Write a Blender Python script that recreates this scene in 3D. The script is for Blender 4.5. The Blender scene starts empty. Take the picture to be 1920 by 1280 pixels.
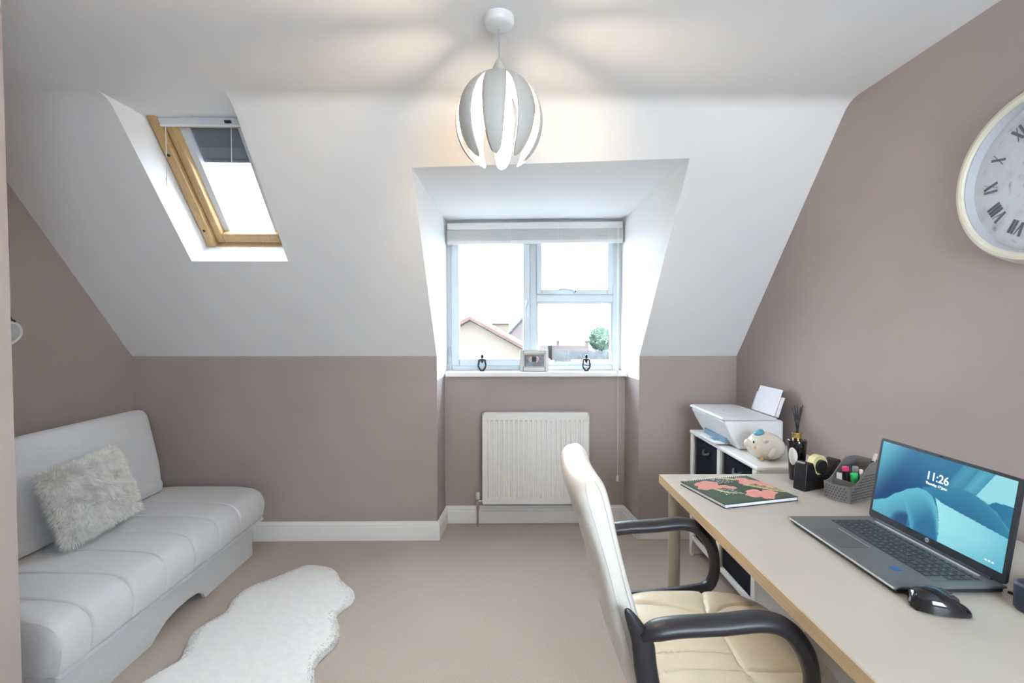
import bpy, bmesh, math, random
from mathutils import Vector, Matrix, noise

PI = math.pi
random.seed(7)
SC = bpy.context.scene
COL = SC.collection

# ------------------------------------------------------------------ camera
CAM_H = 1.33
cd = bpy.data.cameras.new('camera')
cam = bpy.data.objects.new('camera', cd)
COL.objects.link(cam)
cam.location = (0, 0, CAM_H)
cam.rotation_euler = (PI / 2 - math.atan(27 / 907), 0, -math.atan(11 / 907))
cd.sensor_width = 36
cd.lens = 907 / 1920 * 36
cd.clip_start = 0.02
SC.camera = cam

# ------------------------------------------------------------------ daylight, exposure
SKY = 7.0
W = bpy.data.worlds.new('sky')
SC.world = W
W.use_nodes = True
bg = W.node_tree.nodes['Background']
bg.inputs[0].default_value = (0.84, 0.93, 1.0, 1)
bg.inputs[1].default_value = SKY
LAMP = 46.0            # radiance of the pendant's bulb
SC.view_settings.view_transform = 'Standard'
SC.view_settings.look = 'None'
SC.view_settings.exposure = 2.32
SC.view_settings.gamma = 1
SC.view_settings.use_curve_mapping = False


# ------------------------------------------------------------------ materials
def lin(c):
    c = c / 255
    return c / 12.92 if c <= 0.04045 else ((c + 0.055) / 1.055) ** 2.4


def rgb(*c):
    return (lin(c[0]), lin(c[1]), lin(c[2]), 1)


def mat(name, col, rough=0.5, var=0.0, vscale=20, bump=0.0, bscale=200, metal=0, spec=0.5, stretch=None, coat=0, emit=0, sheen=0):
    m = bpy.data.materials.new(name)
    m.use_nodes = True
    nt = m.node_tree
    p = nt.nodes['Principled BSDF']
    p.inputs['Base Color'].default_value = col
    p.inputs['Roughness'].default_value = rough
    p.inputs['Metallic'].default_value = metal
    p.inputs['Specular IOR Level'].default_value = spec
    p.inputs['Coat Weight'].default_value = coat
    p.inputs['Sheen Weight'].default_value = sheen
    if emit:
        p.inputs['Emission Color'].default_value = col
        p.inputs['Emission Strength'].default_value = emit
    tc = nt.nodes.new('ShaderNodeTexCoord')
    mp = nt.nodes.new('ShaderNodeMapping')
    nt.links.new(tc.outputs['Object'], mp.inputs[0])
    if stretch:
        mp.inputs['Scale'].default_value = stretch
    if var:
        n = nt.nodes.new('ShaderNodeTexNoise')
        n.inputs['Scale'].default_value = vscale
        n.inputs['Detail'].default_value = 4
        nt.links.new(mp.outputs[0], n.inputs['Vector'])
        r = nt.nodes.new('ShaderNodeValToRGB')
        r.color_ramp.elements[0].position = 0.3
        r.color_ramp.elements[1].position = 0.7
        r.color_ramp.elements[0].color = tuple(c * (1 - var) for c in col[:3]) + (1,)
        r.color_ramp.elements[1].color = tuple(min(1, c * (1 + var)) for c in col[:3]) + (1,)
        nt.links.new(n.outputs['Fac'], r.inputs[0])
        nt.links.new(r.outputs[0], p.inputs['Base Color'])
    if bump:
        n2 = nt.nodes.new('ShaderNodeTexNoise')
        n2.inputs['Scale'].default_value = bscale
        n2.inputs['Detail'].default_value = 3
        nt.links.new(mp.outputs[0], n2.inputs['Vector'])
        b = nt.nodes.new('ShaderNodeBump')
        b.inputs['Strength'].default_value = bump
        b.inputs['Distance'].default_value = 0.002
        nt.links.new(n2.outputs['Fac'], b.inputs['Height'])
        nt.links.new(b.outputs[0], p.inputs['Normal'])
    return m


def attr_mat(name, rough=0.5, emit=0.0, coat=0):
    m = bpy.data.materials.new(name)
    m.use_nodes = True
    nt = m.node_tree
    p = nt.nodes['Principled BSDF']
    a = nt.nodes.new('ShaderNodeVertexColor')
    a.layer_name = 'print'
    p.inputs['Roughness'].default_value = rough
    p.inputs['Coat Weight'].default_value = coat
    if emit:
        p.inputs['Base Color'].default_value = (0.01, 0.01, 0.01, 1)
        nt.links.new(a.outputs[0], p.inputs['Emission Color'])
        p.inputs['Emission Strength'].default_value = emit
    else:
        nt.links.new(a.outputs[0], p.inputs['Base Color'])
    return m


def glass_mat(name, tint=(0.97, 0.99, 1.0, 1), gloss=0.06):
    m = bpy.data.materials.new(name)
    m.use_nodes = True
    nt = m.node_tree
    nt.nodes.clear()
    o = nt.nodes.new('ShaderNodeOutputMaterial')
    mx = nt.nodes.new('ShaderNodeMixShader')
    t = nt.nodes.new('ShaderNodeBsdfTransparent')
    g = nt.nodes.new('ShaderNodeBsdfGlossy')
    t.inputs[0].default_value = tint
    g.inputs['Roughness'].default_value = 0.02
    mx.inputs[0].default_value = gloss
    nt.links.new(t.outputs[0], mx.inputs[1])
    nt.links.new(g.outputs[0], mx.inputs[2])
    nt.links.new(mx.outputs[0], o.inputs[0])
    return m


def cloth_mat(name, col, scale=260, bump=0.35, rough=0.9):
    """plain woven cloth: two crossed wave bands over a fine noise"""
    m = mat(name, col, rough, var=0.07, vscale=420, spec=0.2, sheen=0.15)
    nt = m.node_tree
    p = nt.nodes['Principled BSDF']
    tc = nt.nodes.new('ShaderNodeTexCoord')
    n = nt.nodes.new('ShaderNodeTexNoise')
    n.inputs['Scale'].default_value = scale
    n.inputs['Detail'].default_value = 2
    nt.links.new(tc.outputs['Object'], n.inputs['Vector'])
    b = nt.nodes.new('ShaderNodeBump')
    b.inputs['Strength'].default_value = bump
    b.inputs['Distance'].default_value = 0.003
    nt.links.new(n.outputs['Fac'], b.inputs['Height'])
    nt.links.new(b.outputs[0], p.inputs['Normal'])
    return m


M = {}
M['white_paint'] = mat('white_paint', (0.80, 0.80, 0.815, 1), 0.85, bump=0.08, bscale=90)
M['mauve_paint'] = mat('mauve_paint', (0.40, 0.337, 0.322, 1), 0.75, var=0.03, vscale=3, bump=0.12, bscale=120)
M['gloss_white'] = mat('gloss_white', (0.82, 0.81, 0.80, 1), 0.35)
M['upvc'] = mat('upvc', (0.52, 0.57, 0.61, 1), 0.3)  # white plastic; the shade on the frames is put into this grey-blue
M['carpet'] = mat('carpet', (0.49, 0.415, 0.35, 1), 1.0, var=0.16, vscale=260, bump=0.9, bscale=420, spec=0.05, sheen=0.2)
M['sofa'] = cloth_mat('sofa_cloth', (0.61, 0.615, 0.635, 1))
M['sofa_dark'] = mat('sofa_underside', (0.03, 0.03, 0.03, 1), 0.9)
M['fur'] = mat('cushion_fur', (0.86, 0.85, 0.82, 1), 0.85, var=0.12, vscale=40, spec=0.1, sheen=0.3)
M['fur_base'] = mat('cushion_base', (0.70, 0.69, 0.66, 1), 0.95)
M['rug'] = mat('rug_pile', (0.83, 0.825, 0.82, 1), 0.95, var=0.03, vscale=30, bump=0.5, bscale=170, spec=0.05, sheen=0.2)
M['pine'] = mat('pine', (0.46, 0.30, 0.135, 1), 0.4, var=0.14, vscale=14, stretch=(8, 1.2, 1.2))
M['alu'] = mat('aluminium', (0.55, 0.58, 0.62, 1), 0.35, metal=0.6)
M['dark'] = mat('dark_plastic', (0.012, 0.012, 0.014, 1), 0.5)
M['blind_fabric'] = mat('blind_fabric', (0.62, 0.66, 0.71, 1), 0.7)
M['shutter'] = mat('shutter_fabric', (0.52, 0.56, 0.60, 1), 0.6)
M['shutter2'] = mat('shutter_pale', (0.68, 0.71, 0.74, 1), 0.6)
M['blind'] = mat('blind_wood', (0.64, 0.635, 0.635, 1), 0.45, var=0.03, vscale=8, stretch=(1, 20, 20))
M['cord'] = mat('cord', (0.80, 0.78, 0.75, 1), 0.8)
M['rad'] = mat('radiator_enamel', (0.83, 0.82, 0.80, 1), 0.35)
M['chrome'] = mat('chrome', (0.6, 0.58, 0.55, 1), 0.2, metal=1)
M['petal'] = mat('petal_plastic', (0.50, 0.50, 0.475, 1), 0.5)
M['ivory'] = mat('cream_leather', (0.70, 0.615, 0.475, 1), 0.42, var=0.03, vscale=12, bump=0.12, bscale=260)
M['ivory_back'] = mat('cream_leather_back', (0.72, 0.70, 0.65, 1), 0.42, var=0.03, vscale=12, bump=0.25, bscale=38)
M['arm'] = mat('black_arm', (0.018, 0.018, 0.024, 1), 0.38, bump=0.1, bscale=500)
M['desk_top'] = mat('desk_laminate', (0.49, 0.455, 0.405, 1), 0.38, var=0.02, vscale=6, bump=0.04, bscale=600)
M['desk_edge'] = mat('desk_edge', (0.60, 0.44, 0.265, 1), 0.5, var=0.10, vscale=10, stretch=(1, 0.6, 14))
M['desk_leg'] = mat('desk_leg', (0.40, 0.36, 0.29, 1), 0.35, metal=0.2)
M['unit_white'] = mat('unit_white', (0.80, 0.79, 0.77, 1), 0.4)
M['bin'] = mat('bin_fabric', (0.012, 0.013, 0.022, 1), 0.9, var=0.3, vscale=60, bump=0.4, bscale=300, spec=0.15)
M['printer'] = mat('printer_white', (0.80, 0.81, 0.84, 1), 0.4)
M['printer_lid'] = mat('printer_lid', (0.74, 0.74, 0.77, 1), 0.38)
M['printer_blue'] = mat('printer_slot', (0.16, 0.26, 0.36, 1), 0.35)
M['paper'] = mat('paper', (0.86, 0.86, 0.93, 1), 0.8)
M['pig'] = mat('glazed_ceramic', (0.78, 0.74, 0.675, 1), 0.12, var=0.03, vscale=9, coat=0.6)
M['pig_blue'] = mat('glazed_blue', (0.09, 0.34, 0.50, 1), 0.15, var=0.15, vscale=30, coat=0.6)
M['pig_pink'] = mat('glazed_pink', (0.80, 0.45, 0.33, 1), 0.15, coat=0.6)
M['pig_orange'] = mat('glazed_orange', (0.74, 0.42, 0.16, 1), 0.15, coat=0.6)
M['black_gloss'] = mat('black_gloss', (0.006, 0.006, 0.010, 1), 0.12, coat=0.3)
M['black_satin'] = mat('black_satin', (0.010, 0.010, 0.014, 1), 0.4)
M['gold'] = mat('gold', (0.75, 0.55, 0.20, 1), 0.2, metal=1)
M['label'] = mat('label_paper', (0.70, 0.70, 0.66, 1), 0.6)
M['tape'] = mat('tape_roll', (0.75, 0.68, 0.36, 1), 0.4, var=0.04, vscale=30)
M['basket'] = mat('basket_grey', (0.19, 0.185, 0.19, 1), 0.55)
M['hole'] = mat('basket_hole', (0.03, 0.03, 0.032, 1), 0.9)
M['pink'] = mat('pink_plastic', (0.85, 0.06, 0.25, 1), 0.35)
M['green'] = mat('green_plastic', (0.05, 0.60, 0.18, 1), 0.35)
M['white_plastic'] = mat('white_plastic', (0.75, 0.72, 0.70, 1), 0.35)
M['clear'] = mat('clear_grey_plastic', (0.40, 0.44, 0.48, 1), 0.2)
M['laptop'] = mat('laptop_grey', (0.165, 0.170, 0.185, 1), 0.38, metal=0.35, bump=0.03, bscale=900)
M['laptop_edge'] = mat('laptop_edge', (0.66, 0.68, 0.71, 1), 0.35, metal=0.2)
M['pad'] = mat('trackpad_grey', (0.125, 0.13, 0.142, 1), 0.35, metal=0.35)
M['key'] = mat('key_dark', (0.040, 0.046, 0.058, 1), 0.5)
M['key_print'] = mat('key_print', (0.20, 0.21, 0.23, 1), 0.5)
M['bezel'] = mat('bezel', (0.016, 0.019, 0.026, 1), 0.4)
M['silver'] = mat('silver_print', (0.62, 0.64, 0.67, 1), 0.3, metal=0.5)
M['sticker'] = mat('sticker_blue', (0.02, 0.11, 0.42, 1), 0.3)
M['screen_white'] = mat('screen_white', (0.92, 0.96, 1.0, 1), 0.5, emit=0.215)
M['device'] = mat('device_blue_black', (0.018, 0.030, 0.060, 1), 0.45)
M['clock_rim'] = mat('clock_rim', (0.70, 0.66, 0.55, 1), 0.4, var=0.08, vscale=9)
M['clock_inner_shade'] = mat('clock_inner_shade', (0.46, 0.48, 0.51, 1), 0.5)  # shade of the recessed inner wall, put into its grey colour
M['clock_num'] = mat('clock_numeral', (0.115, 0.125, 0.15, 1), 0.7)
M['pages'] = mat('pages', (0.80, 0.78, 0.82, 1), 0.8, var=0.06, vscale=8, stretch=(1, 1, 300))
M['cover_dark'] = mat('cover_dark', (0.02, 0.035, 0.03, 1), 0.6)
M['wire'] = mat('spiral_wire', (0.82, 0.79, 0.70, 1), 0.3)
M['frame_silver'] = mat('frame_silver', (0.30, 0.285, 0.26, 1), 0.35, metal=0.3)
M['figure'] = mat('figure_black', (0.008, 0.012, 0.022, 1), 0.35)
M['heart_rim'] = mat('heart_rim', (0.78, 0.79, 0.78, 1), 0.5)
M['heart_in'] = mat('heart_inner', (0.52, 0.53, 0.58, 1), 0.6, var=0.04, vscale=30)
M['string'] = mat('dark_string', (0.06, 0.05, 0.045, 1), 0.9)
M['glass'] = glass_mat('window_glass')
M['double_glass'] = glass_mat('double_glazing', (0.74, 0.77, 0.79, 1))
M['render_wall'] = mat('yellow_render', (0.094, 0.074, 0.055, 1), 0.9, var=0.05, vscale=3)
M['brick'] = mat('brick_red', (0.075, 0.057, 0.054, 1), 0.9, var=0.15, vscale=12)
M['roof'] = mat('roof_tile', (0.22, 0.20, 0.195, 1), 0.9, var=0.06, vscale=6)
M['verge'] = mat('verge_tile', (0.065, 0.036, 0.029, 1), 0.9, var=0.25, vscale=3)
M['gutter'] = mat('gutter_grey', (0.022, 0.022, 0.026, 1), 0.6)
M['leaf'] = mat('leaf_green', (0.043, 0.094, 0.056, 1), 0.9, var=0.5, vscale=2)
M['bark'] = mat('bark', (0.08, 0.05, 0.03, 1), 0.9)
M['fence'] = mat('fence_grey', (0.050, 0.053, 0.056, 1), 0.9, var=0.3, vscale=4)
M['ground'] = mat('ground', (0.14, 0.14, 0.13, 1), 0.95, var=0.2, vscale=0.4)
M['bulb'] = mat('bulb_glow', (1.0, 0.78, 0.50, 1), 0.5, emit=LAMP)


# ------------------------------------------------------------------ mesh helpers
class MB:
    """collects simple shapes, builds ONE mesh object"""

    def __init__(self):
        self.v = []
        self.f = []
        self.fm = []
        self.mi = 0

    def add(self, vs, fs):
        o = len(self.v)
        self.v += [tuple(p) for p in vs]
        self.f += [tuple(i + o for i in q) for q in fs]
        self.fm += [self.mi] * len(fs)
        return self

    def box(self, x0, x1, y0, y1, z0, z1, mtx=None):
        vs = [Vector(p) for p in ((x0, y0, z0), (x1, y0, z0), (x1, y1, z0), (x0, y1, z0), (x0, y0, z1), (x1, y0, z1), (x1, y1, z1), (x0, y1, z1))]
        if mtx:
            vs = [mtx @ p for p in vs]
        return self.add(vs, ((3, 2, 1, 0), (4, 5, 6, 7), (0, 1, 5, 4), (1, 2, 6, 5), (2, 3, 7, 6), (3, 0, 4, 7)))

    def prism(self, outline, z0, z1, mtx=None):
        """outline: list of (x, y); extruded in z"""
        n = len(outline)
        vs = [Vector((p[0], p[1], z0)) for p in outline] + [Vector((p[0], p[1], z1)) for p in outline]
        if mtx:
            vs = [mtx @ p for p in vs]
        fs = [tuple(range(n - 1, -1, -1)), tuple(range(n, 2 * n))]
        fs += [(i, (i + 1) % n, n + (i + 1) % n, n + i) for i in range(n)]
        return self.add(vs, fs)

    def cyl(self, a, b, r, r2=None, n=16, caps=True):
        a, b = Vector(a), Vector(b)
        r2 = r if r2 is None else r2
        d = (b - a).normalized()
        u = d.orthogonal().normalized()
        w = d.cross(u)
        vs = []
        for c, rr in ((a, r), (b, r2)):
            for i in range(n):
                t = 2 * PI * i / n
                vs.append(c + (u * math.cos(t) + w * math.sin(t)) * rr)
        fs = [(i, (i + 1) % n, n + (i + 1) % n, n + i) for i in range(n)]
        if caps:
            fs += [tuple(range(n - 1, -1, -1)), tuple(range(n, 2 * n))]
        return self.add(vs, fs)

    def tube(self, pts, r, n=10, flat=1.0, up=None, closed=False, caps=True):
        """swept tube; r number or list; flat scales the section along the side axis"""
        pts = [Vector(p) for p in pts]
        k = len(pts)
        rs = r if isinstance(r, (list, tuple)) else [r] * k
        vs = []
        pu = None
        for i, p in enumerate(pts):
            if closed:
                d = (pts[(i + 1) % k] - pts[i - 1]).normalized()
            else:
                d = (pts[min(i + 1, k - 1)] - pts[max(i - 1, 0)]).normalized()
            if up is not None:
                u = Vector(up) - d * d.dot(Vector(up))
                u = u.normalized() if u.length > 1e-4 else d.orthogonal().normalized()
            elif pu is None:
                u = d.orthogonal().normalized()
            else:
                u = (pu - d * d.dot(pu)).normalized()
            pu = u
            w = d.cross(u)
            for j in range(n):
                t = 2 * PI * j / n
                vs.append(p + (u * math.cos(t) * flat + w * math.sin(t)) * rs[i])
        fs = []
        for i in range(k if closed else k - 1):
            a, b = i * n, ((i + 1) % k) * n
            fs += [(a + j, a + (j + 1) % n, b + (j + 1) % n, b + j) for j in range(n)]
        if caps and not closed:
            fs += [tuple(range(n - 1, -1, -1)), tuple(range((k - 1) * n, k * n))]
        return self.add(vs, fs)

    def lathe(self, prof, c=(0, 0, 0), n=32, mtx=None):
        """prof: (radius, z) pairs, around z through c"""
        c = Vector(c)
        vs = []
        for r, z in prof:
            for j in range(n):
                t = 2 * PI * j / n
                p = Vector((r * math.cos(t), r * math.sin(t), z))
                vs.append((mtx @ p if mtx else p) + c)
        fs = []
        for i in range(len(prof) - 1):
            a, b = i * n, (i + 1) * n
            fs += [(a + j, a + (j + 1) % n, b + (j + 1) % n, b + j) for j in range(n)]
        fs += [tuple(range(n - 1, -1, -1)), tuple(range((len(prof) - 1) * n, len(prof) * n))]
        return self.add(vs, fs)

    def ball(self, c, r, n=16, m=10, mtx=None):
        """ellipsoid; r number or triple"""
        r = (r, r, r) if not isinstance(r, (tuple, list)) else r
        vs = []
        for i in range(1, m):
            a = PI * i / m
            for j in range(n):
                t = 2 * PI * j / n
                vs.append(Vector((r[0] * math.sin(a) * math.cos(t), r[1] * math.sin(a) * math.sin(t), r[2] * math.cos(a))))
        vs += [Vector((0, 0, r[2])), Vector((0, 0, -r[2]))]
        if mtx:
            vs = [mtx @ p for p in vs]
        c = Vector(c)
        vs = [p + c for p in vs]
        fs = []
        for i in range(m - 2):
            a, b = i * n, (i + 1) * n
            fs += [(a + j, b + j, b + (j + 1) % n, a + (j + 1) % n) for j in range(n)]
        top, bot, l = len(vs) - 2, len(vs) - 1, (m - 2) * n
        fs += [(top, j, (j + 1) % n) for j in range(n)]
        fs += [(bot, l + (j + 1) % n, l + j) for j in range(n)]
        return self.add(vs, fs)

    def grid(self, fn, nu, nv, close_u=False, close_v=False):
        vs = [fn(i / (nu if close_u else nu - 1), j / (nv if close_v else nv - 1)) for i in range(nu) for j in range(nv)]
        fs = []
        for i in range(nu if close_u else nu - 1):
            for j in range(nv if close_v else nv - 1):
                a, b = i, (i + 1) % nu
                c, d = j, (j + 1) % nv
                fs.append((a * nv + c, b * nv + c, b * nv + d, a * nv + d))
        return self.add(vs, fs)

    def quad(self, *p):
        return self.add(p, (tuple(range(len(p))),))

    def build(self, name, mats, parent=None, smooth=None, bevel=0, seg=2, recalc=True, world=True, weld=False):
        me = bpy.data.meshes.new(name)
        me.from_pydata(self.v, [], self.f)
        mats = mats if isinstance(mats, (list, tuple)) else [mats]
        for m in mats:
            me.materials.append(m)
        if len(mats) > 1:
            me.polygons.foreach_set('material_index', self.fm)
        bm = bmesh.new()
        bm.from_mesh(me)
        if weld:
            bmesh.ops.remove_doubles(bm, verts=bm.verts, dist=1e-5)
        if recalc:
            bmesh.ops.recalc_face_normals(bm, faces=bm.faces)
        if smooth is not None:
            th = math.radians(smooth)
            for f in bm.faces:
                f.smooth = True
            for e in bm.edges:
                if len(e.link_faces) == 2:
                    e.smooth = e.calc_face_angle(0) < th
        bm.to_mesh(me)
        bm.free()
        o = bpy.data.objects.new(name, me)
        COL.objects.link(o)
        if parent:
            attach(o, parent, world)
        if bevel:
            b = o.modifiers.new('bevel', 'BEVEL')
            b.width = bevel
            b.segments = seg
            b.limit_method = 'ANGLE'
            b.angle_limit = math.radians(35)
            b.harden_normals = False
            for f in me.polygons:
                f.use_smooth = smooth is not None
        return o


def local_matrix(o):
    return Matrix.Translation(o.location) @ o.rotation_euler.to_matrix().to_4x4()


def full_matrix(o):
    m = local_matrix(o)
    if o.parent:
        m = full_matrix(o.parent) @ o.matrix_parent_inverse @ m
    return m


def attach(o, parent, world=True):
    """world: the mesh is in world coordinates; otherwise in the parent thing's own frame"""
    o.parent = parent
    if world:
        o.matrix_parent_inverse = full_matrix(parent).inverted()


def tag(o, label, cat, group=None, kind=None):
    o['label'] = label
    o['category'] = cat
    if group:
        o['group'] = group
    if kind:
        o['kind'] = kind
    return o


def thing(name, label, cat, loc=(0, 0, 0), rz=0, group=None):
    o = bpy.data.objects.new(name, None)
    COL.objects.link(o)
    o.empty_display_size = 0.05
    o.location = loc
    o.rotation_euler = (0, 0, rz)
    return tag(o, label, cat, group)


def struct(o):
    o['kind'] = 'structure'
    return o


def struct_root(name, loc=(0, 0, 0)):
    o = bpy.data.objects.new(name, None)
    COL.objects.link(o)
    o.empty_display_size = 0.05
    o.location = loc
    return struct(o)


def copy_tree(o, parent=None):
    c = o.copy()
    COL.objects.link(c)
    if parent:
        c.parent = parent
    for ch in list(o.children):
        copy_tree(ch, c)
    return c


def text(name, body, size, m, parent, mtx, bold=0.0, extrude=0.0003, align='CENTER', shear=0.0):
    cu = bpy.data.curves.new(name, 'FONT')
    cu.body = body
    cu.size = size
    cu.offset = bold
    cu.extrude = extrude
    cu.align_x = align
    cu.align_y = 'CENTER'
    cu.shear = shear
    cu.materials.append(m)
    tmp = bpy.data.objects.new(name, cu)
    me = bpy.data.meshes.new_from_object(tmp)
    me.name = name
    bpy.data.objects.remove(tmp)
    o = bpy.data.objects.new(name, me)
    COL.objects.link(o)
    o.parent = parent
    o.matrix_parent_inverse = full_matrix(parent).inverted() @ mtx
    return o


def frame_mtx(origin, ex, ey):
    ex, ey = Vector(ex).normalized(), Vector(ey).normalized()
    ez = ex.cross(ey).normalized()
    return Matrix(((ex.x, ey.x, ez.x, origin[0]), (ex.y, ey.y, ez.y, origin[1]), (ex.z, ey.z, ez.z, origin[2]), (0, 0, 0, 1)))


def printed_sheet(name, mtx, w, h, nx, ny, fn, m, parent):
    """flat print: a fine grid coloured per corner by fn(u, v) -> linear rgb"""
    vs = [mtx @ Vector(((i / nx - 0.5) * w, (j / ny - 0.5) * h, 0)) for i in range(nx + 1) for j in range(ny + 1)]
    fs = [(i * (ny + 1) + j, (i + 1) * (ny + 1) + j, (i + 1) * (ny + 1) + j + 1, i * (ny + 1) + j + 1) for i in range(nx) for j in range(ny)]
    me = bpy.data.meshes.new(name)
    me.from_pydata(vs, [], fs)
    ca = me.color_attributes.new('print', 'FLOAT_COLOR', 'POINT')
    data = []
    for i in range(nx + 1):
        for j in range(ny + 1):
            data += list(fn(i / nx, j / ny)) + [1.0]
    ca.data.foreach_set('color', data)
    me.materials.append(m)
    o = bpy.data.objects.new(name, me)
    COL.objects.link(o)
    attach(o, parent)
    return o


def smoothstep(a, b, x):
    t = max(0, min(1, (x - a) / (b - a)))
    return t * t * (3 - 2 * t)


def catmull(pts, k=6, closed=False):
    pts = [Vector(p) for p in pts]
    n = len(pts)
    out = []
    for i in range(n if closed else n - 1):
        if closed:
            p0, p1, p2, p3 = pts[i - 1], pts[i], pts[(i + 1) % n], pts[(i + 2) % n]
        else:
            p0, p1, p2, p3 = pts[max(i - 1, 0)], pts[i], pts[i + 1], pts[min(i + 2, n - 1)]
        for s in range(k):
            t = s / k
            out.append(0.5 * ((2 * p1) + (p2 - p0) * t + (2 * p0 - 5 * p1 + 4 * p2 - p3) * t * t + (3 * p1 - p0 - 3 * p2 + p3) * t ** 3))
    if not closed:
        out.append(pts[-1])
    return out


def poly_dist(p, line):
    best = 9
    for a, b in zip(line[:-1], line[1:]):
        ab = (b[0] - a[0], b[1] - a[1])
        t = max(0, min(1, ((p[0] - a[0]) * ab[0] + (p[1] - a[1]) * ab[1]) / (ab[0] ** 2 + ab[1] ** 2 + 1e-12)))
        best = min(best, math.hypot(p[0] - a[0] - ab[0] * t, p[1] - a[1] - ab[1] * t))
    return best


# ================================================================== THE ROOM
XL, XR = -2.30, 1.44          # side walls
YK, ZK = 3.00, 1.15           # knee wall and its height
ZC = 2.28                     # ceiling
YB = -1.15                    # wall behind the camera
TAN = 1.175                   # roof pitch
YF = YK - (ZC - ZK) / TAN     # where slope meets ceiling
ES = Vector((0, -1 / math.hypot(1, TAN), TAN / math.hypot(1, TAN)))   # up the slope
EN = Vector((0, ES.z, -ES.y))                                          # out through the roof
DX0, DX1 = -0.43, 0.83        # dormer cheeks
YW = 3.26                     # wall under the dormer window
YG = 3.38                     # window plane


def zs(y):
    return ZK + TAN * (YK - y)


# floor
struct(MB().box(XL - .1, XR + .1, YB - .1, 3.5, -0.06, 0).build('floor', M['carpet']))
# ceiling, flat part (goes on over the skylight reveal)
FIL = 0.055
c = MB()
c.quad((XL, YB, ZC), (XR, YB, ZC), (XR, YF - FIL, ZC), (XL, YF - FIL, ZC))
SX0, SX1 = -1.64, -1.14       # skylight opening
c.quad((SX0, YF - FIL, ZC), (SX1, YF - FIL, ZC), (SX1, 2.36, ZC), (SX0 + .0, 2.36, ZC))
struct(c.build('ceiling', M['white_paint']))
# rounded fold and the slope; profile points by distance from the fold
prof = []
for i in range(9):
    t = i / 8
    a, b, d = Vector((0, YF - FIL, ZC)), Vector((0, YF, ZC)), Vector((0, YF, ZC)) - ES * FIL
    prof.append((1 - t) ** 2 * a + 2 * t * (1 - t) * b + t * t * d)
SKY_Y, SKY_Z = 2.555, zs(2.555)
DT = YK - (2.055 - ZK) / TAN  # dormer top on the slope, left end
DT1 = YK - (2.092 - ZK) / TAN


def strip(mb, x0, x1, pts):
    for p, q in zip(pts[:-1], pts[1:]):
        mb.quad((x0, p.y, p.z), (x1, p.y, p.z), (x1, q.y, q.z), (x0, q.y, q.z))


def on_slope(y):
    return Vector((0, y, zs(y)))


s = MB()
full = prof + [on_slope(SKY_Y), on_slope(YK)]
strip(s, XL, SX0, full)
strip(s, SX0, SX1, [on_slope(SKY_Y), on_slope(YK)])
strip(s, SX1, DX0, full)
strip(s, DX1, XR, full)
strip(s, DX0, DX1, prof)
s.quad((DX0, prof[-1].y, prof[-1].z), (DX1, prof[-1].y, prof[-1].z), (DX1, DT1, zs(DT1)), (DX0, DT, zs(DT)))
struct(s.build('ceiling_slope', M['white_paint'], smooth=30, weld=True))

# side walls, following the roof line
def gable(x, y0, y1):
    pts = [(x, y0, 0), (x, y1, 0), (x, y1, zs(y1))] + [(x, p.y, p.z) for p in reversed(prof)] + [(x, y0, ZC)]
    return MB().quad(*pts)


struct(gable(XL, YB, YK).build('wall_left', M['mauve_paint']))
struct(gable(XR, YB, YK).build('wall_right', M['mauve_paint']))
# bulkhead beside the door the photograph is taken from
BX, BY = -1.263, 1.25
struct(MB().quad((BX, YB, 0), (BX, BY, 0), (BX, BY, ZC), (BX, YB, ZC)).quad((BX, BY, 0), (XL, BY, 0), (XL, BY, ZC), (BX, BY, ZC)).build('wall_bulkhead', M['mauve_paint']))
WBX0, WBX1, WBZ0, WBZ1 = 0.34, 1.34, 0.98, 1.92      # unseen window, added behind the camera for fill daylight
bw = MB()
bw.quad((BX, YB, 0), (XR, YB, 0), (XR, YB, WBZ0), (BX, YB, WBZ0)).quad((BX, YB, WBZ1), (XR, YB, WBZ1), (XR, YB, ZC), (BX, YB, ZC))
bw.quad((BX, YB, WBZ0), (WBX0, YB, WBZ0), (WBX0, YB, WBZ1), (BX, YB, WBZ1)).quad((WBX1, YB, WBZ0), (XR, YB, WBZ0), (XR, YB, WBZ1), (WBX1, YB, WBZ1))
struct(bw.build('wall_back', M['white_paint']))
# knee wall: left and right of the dormer
struct(MB().quad((XL, YK, 0), (DX0, YK, 0), (DX0, YK, ZK), (XL, YK, ZK)).build('wall_knee_left', M['mauve_paint']))
struct(MB().quad((DX1, YK, 0), (XR, YK, 0), (XR, YK, ZK), (DX1, YK, ZK)).build('wall_knee_right', M['mauve_paint']))
# dormer: lower wall, cheeks, flat ceiling
CX0, CX1 = -0.408, 0.795      # cheeks at the window
ZS = 1.0
struct(MB().quad((CX0 - .03, YW, 0), (CX1 + .04, YW, 0), (CX1 + .04, YW, ZS + .01), (CX0 - .03, YW, ZS + .01)).build('wall_dormer', M['mauve_paint']))
for nm, xa, xb, dt, dz in (('wall_cheek_left', DX0, CX0, DT, 2.045), ('wall_cheek_right', DX1, CX1, DT1, 2.06)):
    mb = MB()
    mb.mi = 0
    mb.quad((xa, YK, ZS), (xb, YG, ZS), (xb, YG, dz), (xa, dt, zs(dt)), (xa, YK, ZK))
    mb.mi = 1
    mb.quad((xa, YK, 0), (xb, YG, 0), (xb, YG, ZS), (xa, YK, ZS))
    struct(mb.build(nm, [M['white_paint'], M['mauve_paint']], recalc=False))
struct(MB().quad((DX0, DT, zs(DT)), (DX1, DT1, zs(DT1)), (CX1, YG, 2.06), (CX0, YG, 2.045)).build('ceiling_dormer', M['white_paint']))

# skirting boards
BH = 0.118


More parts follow.
